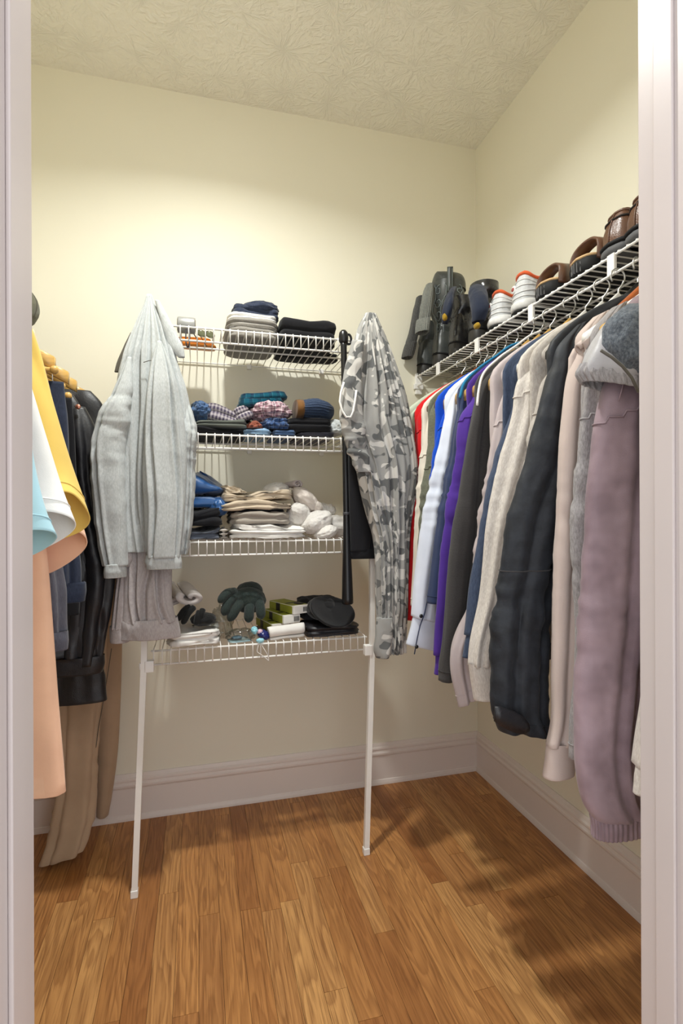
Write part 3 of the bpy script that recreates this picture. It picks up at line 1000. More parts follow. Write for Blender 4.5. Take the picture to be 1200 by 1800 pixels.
# taupe hoodie: rolled collar standing at the neck
cl = at(1052, 590, Y=.84)
roll('collar', (cl.x, cl.y, cl.z + .003), (.75, -.10, .55), .10, .024, F['taupe'], R['taupe'], turns=1.25, thick=.006, seed=4, amp=.002)
# mauve jacket: pale grey storm flap with an elastic edge and the fleece collar
jk = R['mauve']
Yj = .735
fl = [(1082, 586), (1066, 600), (1055, 616), (1048, 632), (1040, 648), (1035, 660), (1033, 668)]
cc = []
for i, q in enumerate(fl):
    p = at(*q, Y=Yj)
    r_ = .055 + .030 * i / (len(fl) - 1)
    cc.append((p.x + r_, Yj, p.z, r_, .030 + .012 * math.sin(i / 6 * 3.1), -14, -.50 + .05 * i))
cloth('storm_flap', cc, F['satin_grey'], jk, nr=40, ns=80, exp=2.4, folds=((4, .002), (7, .002)), wr=(.005, 16, .8), seed=51, lip=.03, top_fade=.2)
e = cc[-1]
cloth('flap_elastic', [(e[0] - .001, e[1], e[2] + .016, e[3] * .98, e[4] * .99, e[5], e[6]), (e[0], e[1], e[2] - .004, e[3] * 1.06, e[4] * 1.12, e[5], e[6]), (e[0], e[1], e[2] - .014, e[3] * .97, e[4], e[5], e[6])],
      F['marl'], jk, nr=14, ns=180, ribs=30, rib_amp=.0018, folds=(), wr=(.001, 20, 1), lip=.03, cap0=False, top_fade=.01)
p = at(1118, 598, Y=.715)
lump('fleece_collar', (p.x + .005, p.y, p.z - .004), (.060, .045, .056), F['fleece'], jk, seed=8, amp=.16, freq=2.4, rot=(0, .5, 0))
tube('flap_seam', [at(*q, Y=.668) for q in ((1056, 616), (1075, 628), (1094, 644), (1110, 664), (1122, 690))], .0024, F['grey_dark_in'], jk, ns=6)
tube('sleeve_seam', [at(*q, Y=.765 - .037) for q in ((1100, 655), (1094, 680), (1087, 705))], .0012, F['mauve'], jk, ns=5)

for lab, X_, Y_, m_, th in (('dark red brown wooden hanger at the far end of the right rod', RX, 1.712, M_WOOD2, .016), ('red brown wooden hanger inside the red shirt', RX, 1.610, M_WOOD2, .014),
                            ('white plastic hanger inside the cream shirt', RX, 1.557, M_WHITEPL, .009), ('red brown wooden hanger inside the olive sweater', RX, 1.507, M_WOOD2, .014),
                            ('dark brown wooden hanger inside the royal blue shirt', RX, 1.452, M_WOOD2, .014), ('pale wooden hanger inside the pale blue dress shirt', RX, 1.392, M_WOOD, .014),
                            ('pale wooden hanger inside the navy shirt', RX, 1.318, M_WOOD, .014), ('pale wooden hanger inside the purple shirt', RX, 1.268, M_WOOD, .014),
                            ('pale wooden hanger inside the charcoal sweater', RX, 1.222, M_WOOD, .014), ('pale wooden hanger inside the pinkish grey shirt', RX, 1.143, M_WOOD, .014),
                            ('white wire hanger inside the denim jacket', RX, 1.088, M_WHITEPL, .007), ('white plastic hanger inside the oatmeal sweater', RX, 1.032, M_WHITEPL, .009),
                            ('white plastic hanger inside the stone grey sweater', RX, .983, M_WHITEPL, .009), ('black plastic hanger inside the black parka', RX, .928, M_BLACKPL, .010),
                            ('orange brown wooden hanger standing out above the taupe hoodie', RX, .868, M_WOOD3, .016), ('white plastic hanger inside the mid grey sweatshirt', RX, .822, M_WHITEPL, .009),
                            ('yellowish wooden hanger inside the mauve jacket', RX, .765, M_WOOD, .016), ('white plastic hanger inside the sweatshirt hidden by the door frame', RX, .680, M_WHITEPL, .009)):
    tall = 'orange' in lab
    hanger(lab, X_, Y_, m_, half=.17 if tall else .215, thick=th, z_top=1.632 if tall else 1.613, hgt=.05 if tall or 'pale wooden' in lab else .032, hook_ang=random.uniform(-.5, .5))

# ------------------------------------------------------------------ clothes on the left rod
LXR = XL + .290
LG = 'clothes on the left rod'
def right_edge(pts, Y, w, dY=0):
    """(px, py, half width, half depth[, tilt]) -> centres; the pixel is the edge towards the room"""
    out = []
    for q in pts:
        p = at(q[0], q[1], Y=Y)
        out.append((p.x - q[2], Y, p.z, q[2], q[3] if len(q) > 3 else w, 0, q[4] if len(q) > 4 else 0, q[5] if len(q) > 5 else 0))
    return out

def left_body(t, Y, mat, xr, zb, tv=.016, seed=1, xr2=None, z0=1.6):
    prof = [(z0, LXR - .03, LXR + .03), (z0 - .05, LXR - .09, LXR + .09), (z0 - .11, XL + .10, xr - .03), (z0 - .2, XL + .08, xr), ((z0 + zb) / 2, XL + .08, (xr + (xr2 or xr)) / 2), (zb, XL + .08, xr2 or xr)]
    cloth('body', [((a + b) / 2, Y, z, (b - a) / 2, tv, 0) for z, a, b in prof], mat, t, nr=50, ns=80, exp=3, folds=((6, .004), (9, .003)), wr=(.003, 8, .3), seed=seed, lip=.05, top_fade=.4)

def short_shirt(label, Y, mat, edge, xr, zb, seed, name='shirt', xr2=None, flare=.05, hem_tilt=-.5):
    t = thing(name, label, 'shirt', (LXR, Y, zb), LG)
    left_body(t, Y, mat, xr, zb, seed=seed, xr2=xr2)
    cloth('sleeve', right_edge(edge, Y, .03), mat, t, nr=60, ns=80, exp=2.1, folds=((2, .004), (3, .003)), crease=(), wr=(.002, 7, .4), seed=seed, lip=.11, thin=.0022, top_fade=.2)
    seam_ring('hem_stitch', mat, t, frac=.90, r=.0011)
    return t
L = {}
L['blue'] = short_shirt('light blue short sleeved shirt nearest the left door frame', .86, F['skyblue'], [(20, 610, .03, .012), (34, 690, .05, .02), (58, 830, .065, .026), (80, 915, .072, .034, .15, -.5), (97, 968, .078, .040, .30, -.55)], -.36, .80, 61)
L['navy'] = short_shirt('navy short sleeved shirt between the light blue and white ones', .905, F['navydenim'], [(20, 620, .03, .012), (34, 720, .05, .02), (52, 850, .06, .022, .1), (66, 918, .065, .022, .3)], -.37, .82, 63)
L['white'] = short_shirt('white short sleeved shirt beside the yellow one', .965, F['white'], [(20, 590, .03, .012), (40, 650, .045, .018), (80, 780, .06, .024), (110, 880, .07, .034, .1, -.5), (129, 937, .076, .042, .2, -.8)], -.35, .80, 65)
L['yellow'] = short_shirt('yellow short sleeved shirt with its hem flaring open', 1.040, F['yellow'], [(50, 560, .03, .010), (70, 620, .04, .016), (104, 730, .05, .022), (136, 840, .055, .032, 0, -.4), (157, 908, .058, .044, .22, -.95)], -.34, .84, 67)
L['peach'] = short_shirt('long peach shirt reaching lowest of the bright shirts', 1.120, F['peach'], [(60, 580, .03, .010), (78, 640, .04, .016), (108, 780, .055, .022), (136, 900, .07, .034, .1, -.4), (151, 975, .082, .046, .35, -.9)], -.315, .605, 69, xr2=-.245)
for lab, Y_ in (('pale wooden hanger inside the light blue shirt', .86), ('pale wooden hanger inside the navy short sleeved shirt', .905), ('pale wooden hanger inside the white short sleeved shirt', .965),
                ('red brown wooden hanger inside the yellow shirt', 1.04), ('red brown wooden hanger inside the long peach shirt', 1.12), ('pale wooden hanger inside the charcoal denim jacket', 1.25), ('pale wooden hanger inside the navy denim jacket', 1.375)):
    hanger(lab, LXR, Y_, M_WOOD2 if 'red' in lab else M_WOOD, half=.20, thick=.014, group='hangers on the left rod', hook_ang=.3)

def left_piece(name, label, cat, Y, pieces, base_z, body=None):
    t = thing(name, label, cat, (LXR + .1, Y, base_z), LG)
    if body:
        left_body(t, Y, body, -.37, base_z + .03, seed=int(Y * 77))
    for nm, edge, mat, kw in pieces:
        k = dict(nr=80, ns=72, folds=((3, .004), (5, .003)), crease=((-100, .15, .006), (-60, .15, .006)), wr=(.004, 10, .3), seed=len(nm) + int(Y * 100))
        k.update(kw)
        cloth(nm, right_edge(edge, Y, .03), mat, t, **k)
    return t
# trousers on the clip hangers
left_piece('trousers', 'dark navy trousers hung from the nearest wooden clip bar', 'trousers', 1.49, [('legs', [(112, 672, .20, .010), (117, 760, .20, .013), (120, 900, .195, .016), (120, 1000, .19, .018), (118, 1060, .185, .02)], F['navydenim'], dict(exp=3.5))], .85)
left_piece('trousers', 'black trousers hung from the second wooden clip bar', 'trousers', 1.555, [('legs', [(126, 700, .21, .010), (130, 780, .21, .013), (134, 900, .205, .016), (136, 1080, .2, .018)], F['black_knit'], dict(exp=3.5))], .85)
left_piece('jacket', 'charcoal denim jacket whose sleeve ends in a pale stitched cuff', 'jacket', 1.25, [
    ('sleeve', [(60, 700, .04, .018), (90, 820, .05, .024), (106, 960, .055, .026), (113, 1040, .055, .026), (115, 1100, .052, .026), (116, 1112, .050, .024)], F['greydenim'], dict(wr=(.005, 12, .6), elbow=.006)),
    ('cuff', [(119, 1108, .050, .026), (121, 1124, .050, .026), (120, 1140, .048, .024)], F['greydenim'], dict(nr=14, cap0=False, folds=((3, .001),), crease=(), top_fade=.01))], .84, F['greydenim'])
left_piece('jacket', 'navy denim jacket with a turned back cuff, between the grey sleeve and the black leather', 'jacket', 1.375, [
    ('sleeve', [(100, 760, .05, .016), (125, 880, .05, .02), (138, 950, .05, .022), (144, 990, .048, .022), (145, 1026, .046, .022)], F['navydenim'], dict()),
    ('cuff', [(147, 1022, .048, .026), (148, 1040, .048, .026), (146, 1056, .046, .024)], F['navydenim'], dict(nr=14, cap0=False, folds=((3, .001),), crease=(), top_fade=.01))], .92, F['navydenim'])
left_piece('leather_jacket', 'black leather jacket with a round snap at its collar, on the left rod', 'jacket', 1.66, [
    ('body', [(126, 690, .10, .018), (140, 712, .16, .026), (152, 780, .18, .030), (160, 900, .19, .032), (164, 1000, .19, .032), (166, 1100, .19, .032), (170, 1150, .19, .030)], M_LEATH, dict(exp=3)),
    ('sleeve', [(150, 716, .03, .020), (162, 740, .05, .030), (176, 830, .055, .032), (190, 930, .055, .032), (200, 1010, .055, .032), (192, 1080, .052, .032), (180, 1165, .046, .030)], M_LEATH, dict(wr=(.008, 15, .5), elbow=.010, crease=((-100, .2, .008), (-60, .2, .006)))),
    ('hem_band', [(184, 1150, .10, .034), (184, 1168, .10, .034), (180, 1180, .098, .033)], M_LEATH, dict(nr=12, cap0=False, folds=((3, .001),), crease=(), top_fade=.01))], .70)
lj = C.objects[-1]
snap = at(137, 715, Y=1.622)
lt = [o for o in C.objects if o.name == 'leather_jacket'][0]
lump('snap', snap, (.0075, .004, .0075), plain('copper snap', (190, 130, 110), .3, .5, .8), lt, amp=0, ns=14, nr=8)
tube('front_edge', [at(*q, Y=1.621) for q in ((128, 742), (126, 790), (128, 850), (134, 900))], .0028, M_LEATH_B, lt, ns=6)
left_piece('leather_coat', 'long black leather coat with a flared hem, against the khaki coat', 'coat', 1.80, [
    ('body', [(160, 688, .07, .016), (178, 708, .14, .026), (186, 760, .17, .030), (188, 900, .18, .034), (186, 1060, .18, .036), (180, 1140, .175, .038), (184, 1190, .18, .040), (188, 1229, .185, .042, .02)], M_LEATH, dict(wr=(.007, 12, .8), exp=2.8, nr=110, crease=((-110, .16, .008), (-75, .16, .006))))], .57)

# long khaki coat hanging at the far end, its skirt reaching the floor
kt = thing('long_coat', 'long khaki coat with its hem trailing on the floor by the back wall', 'coat', (-.40, 1.95, 0.0), LG)
cloth('skirt_panel', [(-.50, 1.99, 1.52, .10, .014, 0), (-.43, 1.99, 1.42, .16, .018, 0), (-.42, 1.985, 1.0, .13, .022, 0), (-.40, 1.98, .72, .095, .026, 0), (-.388, 1.97, .50, .068, .032, 0),
                      (-.394, 1.965, .32, .055, .040, 0), (-.398, 1.95, .18, .056, .044, 0), (-.412, 1.925, .085, .060, .046, 0, .2), (-.428, 1.90, .030, .056, .042, 0, .25)], F['khaki'], kt, nr=100, ns=80,
      folds=((2, .004), (3, .004)), crease=((-120, .2, .008), (-40, .2, .008)), wr=(.006, 9, .6), seed=71, elbow=.006, elbow_at=.88, lip=.03)
cloth('skirt_panel', [(-.34, 2.035, 1.42, .07, .012, 0), (-.325, 2.035, 1.0, .060, .016, 0), (-.312, 2.03, .70, .050, .018, 0), (-.304, 2.03, .45, .037, .020, 0), (-.312, 2.03, .25, .030, .020, 0), (-.330, 2.03, .07, .020, .018, 0)],
      F['khaki'], kt, nr=70, ns=64, folds=((3, .002),), wr=(.003, 8, .3), seed=73)
tube('back_seam', [at(*q, Y=1.945) for q in ((196, 1140), (190, 1180), (182, 1230), (173, 1280), (168, 1318))], .0013, F['grey_dark_in'], kt, ns=5)

for lab, Y_, cb in (('pale contoured wooden hanger nearest in the left row, with an empty shoulder', 1.455, 1.492), ('pale wooden hanger with a clip bar, second of the bare left hangers', 1.60, 1.458),
                    ('pale wooden hanger holding the black leather jacket', 1.70, None), ('pale wooden hanger holding the long leather coat', 1.83, None), ('pale wooden hanger holding the long khaki coat', 1.955, None)):
    hanger(lab, LXR, Y_, M_WOOD, half=.226, thick=.014, hgt=.034, drop=.105, z_top=1.632, square=True, group='hangers on the left rod', clipbar=cb, hook_ang=.3)
hanger('dark wooden hanger with a low clip bar among the left trousers', LXR, 1.545, M_WOOD2, half=.222, thick=.016, hgt=.034, z_top=1.60, group='hangers on the left rod', clipbar=1.472)

# ------------------------------------------------------------------ clothes hung over the two shelf poles
def front_piece(t, nm, rows, Y, mat, dv=.045, **kw):
    """rows: (py, px left, px right[, half depth[, y offset]]) seen in the upright plane through Y"""
    c = []
    for q in rows:
        a, b = at(q[1], q[0], Y=Y + (q[4] if len(q) > 4 else 0)), at(q[2], q[0], Y=Y + (q[4] if len(q) > 4 else 0))
        c.append(((a.x + b.x) / 2, a.y, (a.z + b.z) / 2, abs(b.x - a.x) / 2, q[3] if len(q) > 3 else dv, 0, 0))
    k = dict(nr=110, ns=128, exp=2.2, folds=((5, .004), (8, .003)), wr=(.003, 12, .3), seed=5, top_fade=.25)
    k.update(kw)
    return cloth(nm, c, mat, t, **k)

sw = thing('sweatshirt', 'light grey marl sweatshirt draped over the left shelf pole, on top', 'sweatshirt', (-.15, 1.66, .98), 'clothes draped over the shelf poles')
front_piece(sw, 'body', [(519, 258, 267, .010), (540, 252, 276, .018), (575, 239, 291, .030), (620, 222, 308, .040), (665, 210, 322, .046), (710, 205, 333, .050), (770, 200, 338, .052), (850, 202, 336, .052), (925, 205, 330, .050), (968, 210, 325, .048)], 1.650, F['grey_marl'],
            seed=81, folds=((3, .005),), wr=(.0022, 12, .6), crease=((-126, .06, .018), (-108, .05, .020), (-93, .05, .016), (-62, .06, .018), (-42, .08, .012), (-148, .08, .012)))
front_piece(sw, 'sleeve', [(628, 224, 231, .006), (655, 212, 234, .016), (700, 192, 234, .028), (740, 170, 228, .036), (775, 158, 222, .038), (830, 158, 222, .038), (900, 165, 222, .036), (960, 174, 222, .034), (994, 181, 222, .032)], 1.600, F['grey_marl'],
            seed=83, folds=((2, .005),), crease=((-112, .12, .014),), wr=(.0045, 13, .8), elbow=.007, elbow_at=.26)
front_piece(sw, 'sleeve', [(600, 276, 284, .006), (640, 264, 302, .018), (690, 258, 316, .028), (760, 252, 326, .034), (840, 249, 329, .036), (900, 250, 327, .036), (950, 253, 322, .034), (979, 256, 318, .030)], 1.590, F['grey_marl'],
            seed=85, folds=((2, .005),), wr=(.0028, 10, .6), crease=((-120, .09, .014), (-58, .10, .014)))
front_piece(sw, 'sleeve_bulge', [(700, 305, 330, .012), (730, 306, 341, .026), (752, 308, 347, .032), (780, 308, 345, .030), (830, 312, 343, .026), (900, 314, 340, .022), (974, 312, 330, .016)], 1.640, F['grey_marl'], seed=87, folds=((2, .004),), crease=((-70, .12, .012),), wr=(.006, 18, .9), elbow=.006, elbow_at=.22)
for a, b, sd in ((975, (256, 318), 1), (990, (182, 221), 2)):
    front_piece(sw, 'cuff', [(a, b[0] + 1, b[1] - 1, .031), (a + 12, b[0] - 1, b[1] + 1, .033), (a + 24, b[0], b[1], .030)], 1.590 if sd == 1 else 1.600, F['grey_marl'], nr=18, ns=120, folds=((3, .002),), wr=(.003, 26, 1), seed=90 + sd, cap0=False, top_fade=.01, ribs=0)
front_piece(sw, 'collar_flap', [(528, 272, 280, .004), (560, 279, 299, .008), (590, 287, 314, .010), (615, 297, 325, .010), (628, 312, 326, .006)], 1.628, F['grey_marl'], nr=50, ns=48, folds=((2, .002),), wr=(.002, 14, 1), seed=93, lip=.01)
front_piece(sw, 'collar_flap', [(585, 229, 238, .004), (612, 216, 232, .006), (638, 205, 224, .006), (654, 201, 212, .004)], 1.655, F['grey_dark_in'], nr=30, ns=40, folds=(), wr=(.001, 14, 1), seed=94, lip=.01)
tube('yoke_seam', [at(*q, Y=1.586) for q in ((252, 637), (262, 634), (274, 633), (287, 635))], .0012, F['grey_dark_in'], sw, ns=5)

s2 = thing('sweatshirt', 'warm grey sweatshirt hanging lower, under the light grey one on the left pole', 'sweatshirt', (-.15, 1.66, .72), 'clothes draped over the shelf poles')
front_piece(s2, 'body', [(900, 214, 300, .03), (960, 216, 302, .035), (1010, 218, 303, .040), (1060, 219, 304, .042), (1092, 217, 310, .042)], 1.655, F['mauve_marl'], seed=95, folds=((3, .005),), wr=(.0025, 12, .5), crease=((-118, .08, .014), (-90, .08, .012), (-60, .08, .014)))
front_piece(s2, 'hem_band', [(1086, 214, 312, .042), (1098, 212, 315, .044), (1108, 212, 317, .044), (1120, 211, 317, .041)], 1.655, F['mauve_marl'], nr=20, ns=150, folds=((5, .002),), wr=(.003, 26, 1), seed=96, cap0=False, top_fade=.01)
front_piece(s2, 'sleeve', [(930, 208, 236, .02), (1000, 206, 232, .026), (1050, 200, 228, .028), (1104, 194, 224, .026)], 1.665, F['mauve_marl'], nr=70, ns=64, seed=97, folds=((3, .003),), crease=((-100, .1, .012), (-60, .1, .010)))
front_piece(s2, 'cuff', [(1100, 193, 226, .027), (1114, 193, 228, .027), (1128, 194, 228, .025)], 1.665, F['mauve_marl'], nr=14, ns=64, folds=((3, .001),), wr=(.002, 26, 1), seed=98, cap0=False, top_fade=.01)
front_piece(s2, 'pocket', [(930, 206, 224, .008), (960, 205, 229, .012), (985, 205, 233, .012), (996, 206, 226, .010)], 1.622, F['mauve_marl'], nr=30, ns=48, folds=(), wr=(.002, 20, 1), seed=99)

cm = thing('camouflage_trousers', 'grey camouflage trousers draped over the right shelf pole, beside the red shirt', 'trousers', (.60, 1.62, .66), 'clothes draped over the shelf poles')
front_piece(cm, 'legs', [(552, 641, 660, .014), (575, 630, 670, .026), (610, 620, 684, .036), (660, 609, 700, .044), (710, 602, 714, .050), (745, 599, 721, .052), (780, 610, 727, .052), (810, 622, 730, .050), (850, 630, 729, .048), (900, 642, 722, .044), (945, 655, 716, .042),
            (1000, 659, 713, .040), (1060, 661, 711, .040), (1110, 661, 709, .040), (1146, 659, 709, .038)], 1.605, F['camo'], seed=101, nr=150, ns=144, folds=((4, .003), (7, .003)),
            crease=((-130, .05, .013), (-112, .045, .015), (-97, .04, .016), (-83, .04, .016), (-68, .045, .015), (-52, .05, .013), (-36, .07, .010)), wr=(.004, 14, .4))
front_piece(cm, 'leg_end', [(1085, 662, 690, .018), (1110, 660, 688, .026), (1140, 658, 684, .028), (1154, 661, 680, .026)], 1.580, F['camo'], nr=40, ns=60, seed=103, folds=((3, .003),), wr=(.003, 20, .6))
front_piece(cm, 'hip', [(600, 618, 640, .014), (640, 609, 634, .022), (690, 600, 632, .026), (735, 598, 634, .028), (775, 606, 640, .026), (830, 626, 650, .018)], 1.565, F['camo'], nr=70, ns=64, seed=104, folds=((3, .004),), wr=(.006, 16, .6), elbow=.012, elbow_at=.75)
tube('waistband_cord', [at(*q, Y=1.535) for q in ((604, 672), (599, 690), (597, 706), (601, 722), (608, 733), (616, 733), (621, 722), (624, 704), (626, 686))], .0034, F['white'], cm, ns=8)

bk = thing('black_top', 'black long top hanging behind the camouflage trousers on the right pole', 'shirt', (.57, 1.66, .98), 'clothes draped over the shelf poles')
front_piece(bk, 'body', [(600, 640, 668, .010), (680, 622, 690, .016), (760, 612, 690, .018), (850, 611, 688, .020), (920, 612, 680, .020), (968, 613, 668, .020)], 1.672, F['black_knit'], seed=105, crease=((-70, .1, .008),), folds=((3, .004),), exp=3)
front_piece(bk, 'hem', [(964, 612.5, 668, .021), (974, 612, 668, .0215), (981, 615, 664, .019)], 1.672, F['black_knit'], nr=12, ns=80, folds=(), wr=(.001, 20, 1), seed=106, cap0=False, top_fade=.01)

# ------------------------------------------------------------------ shoes on the right shelf (heels towards the room)
ZD = ZR + RR + 2 * RW
T_TAB = [0, .02, .06, .12, .25, .4, .55, .7, .82, .92, .97, 1]
W_TAB = [0, .48, .70, .80, .82, .78, .88, 1.0, .95, .72, .45, 0]
def shoe_loop(m=56):
    phi = np.linspace(0, 2 * math.pi, m, endpoint=False)
    t = .5 - .5 * np.cos(phi)
    sg = np.where(np.sin(phi) >= 0, 1, -1)
    return t, sg * np.interp(t, T_TAB, W_TAB)

def shoe_sole(name, X, Y, Z, Ln, Wd, h0, mat, parent, tilt=0.0, over=1.0, trange=None, yaw=0.0):
    t, wv = shoe_loop()
    if trange:
        t = np.clip(t, 0, trange)
    rows = []
    for f, z in ((.05, 0), (.6, 0), (.95, 0), (1, .12), (1.02, .5), (1, .9), (.97, 1), (.6, 1), (.05, 1)):
        x = X + Ln * (.5 + (t - .5) * (1 - (1 - f) * .8)) if not trange else X + Ln * (trange / 2 + (t - trange / 2) * f)
        y = Y + wv * Wd / 2 * f * over
        zz = Z + z * h0 + tilt * t * Ln
        rows.append(np.stack([x, y, zz], 1))
    return grid(name, np.array(rows), mat, parent)

def shoe_upper(name, X, Y, Z, Ln, Wd, mat, parent, H=(.075, .062, .072, .058, .045, .030), tilt=0.0, drop=.03, lining=None, open_to=.45, seed=1):
    t, wv = shoe_loop(80)
    Ht = np.interp(t, [0, .2, .42, .6, .85, 1], H)
    b = np.clip((t - (open_to - .13)) / .18, 0, 1)
    b = b * b * (3 - 2 * b)
    rows = []
    for k in np.linspace(0, 1, 14):
        yc = np.abs(np.cos(k * math.pi / 2)) * b + (1 - .26 * k ** 1.7) * (1 - b)
        zz = np.sin(k * math.pi / 2) * b + k * (1 - b)
        x = X + Ln * t + .018 * k ** 2 * (1 - np.clip(t / .12, 0, 1)) - .012 * k * np.clip((t - .85) / .15, 0, 1)
        bul = 1 + .04 * math.sin(k * math.pi) 
        rows.append(np.stack([x, Y + wv * Wd / 2 * .97 * yc * bul, Z + tilt * Ln * t + Ht * zz], 1))
    P = np.array(rows)
    N = normals(P)
    P = P - N * (ridged(P * 40, seed, 2) * .0014)[..., None]
    up = grid(name, P, mat, parent)
    rim = P[-1]
    inn = []
    for q, dz in ((.98, .0), (.88, .002), (.80, -.008), (.78, -drop)):
        cx = X + Ln * .22
        x = np.where(t < open_to, cx + (rim[:, 0] - cx) * (q + .06), rim[:, 0])
        inn.append(np.stack([x, Y + (rim[:, 1] - Y) * q, rim[:, 2] + np.where(t < open_to + .04, dz, -.002)], 1))
    grid('lining', np.array(inn), lining or M_SHOEIN, parent)
    return up, P, t

M_SHOEIN = plain('dark shoe lining', (40, 36, 34), .9)
M_RUB = plain('black rubber', (28, 28, 29), .7, .25)
M_RUBG = plain('grey rubber', (92, 92, 94), .7, .25)
M_SNK = leather('white sneaker leather', (214, 212, 208), .5, .35, 60, .15)
M_SNK2 = leather('grey white sneaker leather', (178, 180, 182), .5, .35, 60, .15)
M_BOOT = leather('black boot leather', (58, 61, 60), .36, .5, 40, .2)
M_BOOT2 = leather('polished black boot leather', (36, 36, 38), .22, .6, 40, .12)
M_HEEL = plain('black stacked heel', (42, 40, 38), .5, .4)
M_CORK = plain('tan footbed', (196, 164, 122), .8, .2, var=.12)
F['sockgrey'] = fabric('dark grey ribbed wool', (78, 78, 78), (104, 104, 102), heather=.7, hscale=200)
F['sockgrey2'] = fabric('grey ribbed wool', (106, 108, 104), (134, 136, 130), heather=.7, hscale=200)
F['socknavy'] = fabric('navy sock knit', (38, 44, 60))
F['gold'] = fabric('gold sock stitching', (150, 120, 36))
F['orange'] = fabric('orange red lining', (206, 92, 52))

def ysh(px, X=.915):
    return at(px, 600, X=X).y

SHAFT = {}
def boot(label, px, shaft_top, shaft_r, mat, X=.905, Wd=.092, lean=(0, 0), tabbed=False, heel_h=.042, Ln=.275):
    Y = ysh(px - 9)
    t = thing('boot', label, 'boot', (X + .1, Y, ZD), 'black boots on the right shelf')
    shoe_sole('heel', X, Y, ZD, Ln, Wd * .92, heel_h, M_HEEL, t, trange=.25)
    shoe_sole('sole', X, Y, ZD + heel_h * .98, Ln, Wd, .007, M_RUB, t, tilt=-.105)
    up, P, tt = shoe_upper('foot', X, Y, ZD + heel_h + .006, Ln, Wd, mat, t, H=(.105, .11, .115, .085, .062, .045), tilt=-.105, open_to=.36)
    zb = ZD + heel_h + .085
    zt = ZD + shaft_top
    cx = X + .052
    c = [(cx + .004, Y, zb, .046, Wd * .34, 0), (cx + .003, Y, zb + .03, .046, Wd * .37, 0), (cx + .004 + lean[0] * .4, Y + lean[1] * .4, zb + (zt - zb) * .45, shaft_r * .92, shaft_r * .86, 0),
         (cx + .006 + lean[0], Y + lean[1], zt, shaft_r, shaft_r * .92, 0, .0)]
    cloth('shaft', c, mat, t, nr=70, ns=64, folds=((2, .0015), (3, .0015)), crease=(), wr=(.0022, 14, 1.2), seed=int(px), elbow=.006, elbow_at=.12, lip=.06, thin=.004, cap0=False, top_fade=.1)
    SHAFT[int(px)] = LASTP
    return t, Y, cx, zb, zt

b1, Yb1, cxb, zb_, zt_ = boot('black boot at the far end of the shelf, under the ribbed grey socks', 746, .225, .046, M_BOOT)
b2, Yb2, cxb2, zb2, zt2 = boot('tall black cowboy boot with swirl stitching and a pull tab', 774, .325, .068, M_BOOT, lean=(.004, -.012))
b3, Yb3, cxb3, zb3, zt3 = boot('shiny black ankle boot with a navy gold toed sock, beside the tall cowboy boot', 803, .215, .046, M_BOOT2, lean=(.0, -.004), Wd=.094)
b4, Yb4, cxb4, zb4, zt4 = boot('shiny black boot nearest the white sneakers, a navy sock over its top', 839, .205, .050, M_BOOT2, Wd=.098, lean=(0, 0))
# cowboy boot: scalloped back, pull tab, swirl stitching on the shaft
def on_shaft(deg, z, off=.0022):
    P = SHAFT[774]
    n, m = P.shape[:2]
    k = int(np.argmin(np.abs(P.mean(1)[:, 2] - z)))
    j = int(round(deg / 360 * m)) % m
    d = P[k, j] - P[k].mean(0)
    d = d / np.linalg.norm(d)
    return Vector((P[k, j][0] + d[0] * off, P[k, j][1] + d[1] * off, z))
M_STITCH = plain('grey boot stitching', (132, 142, 142), .5)
def swirl(dg, cz, r, a0, turns, sgn=1):
    return [on_shaft(dg + sgn * r / .066 * 57.3 * (1 - .75 * k) * math.cos(a0 + k * turns * 6.28), cz + r * 1.2 * (1 - .75 * k) * math.sin(a0 + k * turns * 6.28)) for k in np.linspace(0, 1, 30)]
for k, (cz, r) in enumerate(((zt2 - .045, .017), (zt2 - .090, .019), (zt2 - .135, .019), (zt2 - .175, .016))):
    tube('stitching', swirl(214, cz, r, 1.2 + k, 1.15, 1), .0014, M_STITCH, b2, ns=4)
    tube('stitching', swirl(284, cz, r, 1.2 + k, 1.15, -1), .0014, M_STITCH, b2, ns=4)
for d0 in (196, 234):
    tube('stitching', [on_shaft(d0 + 9 * math.sin(k * 9.4), zt2 - .02 - .19 * k) for k in np.linspace(0, 1, 30)], .0014, M_STITCH, b2, ns=4)
tb = on_shaft(255, zt2 - .03)
ta = (tb - Vector((SHAFT[774][-1].mean(0)[0], SHAFT[774][-1].mean(0)[1], tb.z))).normalized()
tt_ = Vector((-ta.y, ta.x, 0))
Pt = np.array([[tuple(tb + ta * (.001 + o_) + tt_ * w_ + Vector((0, 0, zz))) for o_, w_ in ((-.002, -.011), (.004, -.011), (.004, .011), (-.002, .011))] for zz in (-.03, -.005, .03, .064, .068)])
grid('pull_tab', Pt, M_BOOT, b2, True, True, True)
tube('tab_stitch', [tuple(tb + ta * .0055 + tt_ * w_ + Vector((0, 0, zz))) for w_, zz in ((-.008, .06), (-.008, -.024), (.008, -.024), (.008, .06))], .001, M_STITCH, b2, ns=4)
cloth('scallop', [(cxb2 + .010, Yb2 - .012, zt2 - .03, .0672, .0622, 0), (cxb2 + .010, Yb2 - .012, zt2 + .004, .066, .058, 0), (cxb2 + .010, Yb2 - .012, zt2 + .024, .062, .046, 0), (cxb2 + .010, Yb2 - .012, zt2 + .038, .056, .028, 0), (cxb2 + .010, Yb2 - .012, zt2 + .045, .05, .008, 0)], M_BOOT, b2, nr=24, ns=60, folds=(), wr=(0, 1, 1), lip=0, cap0=False)

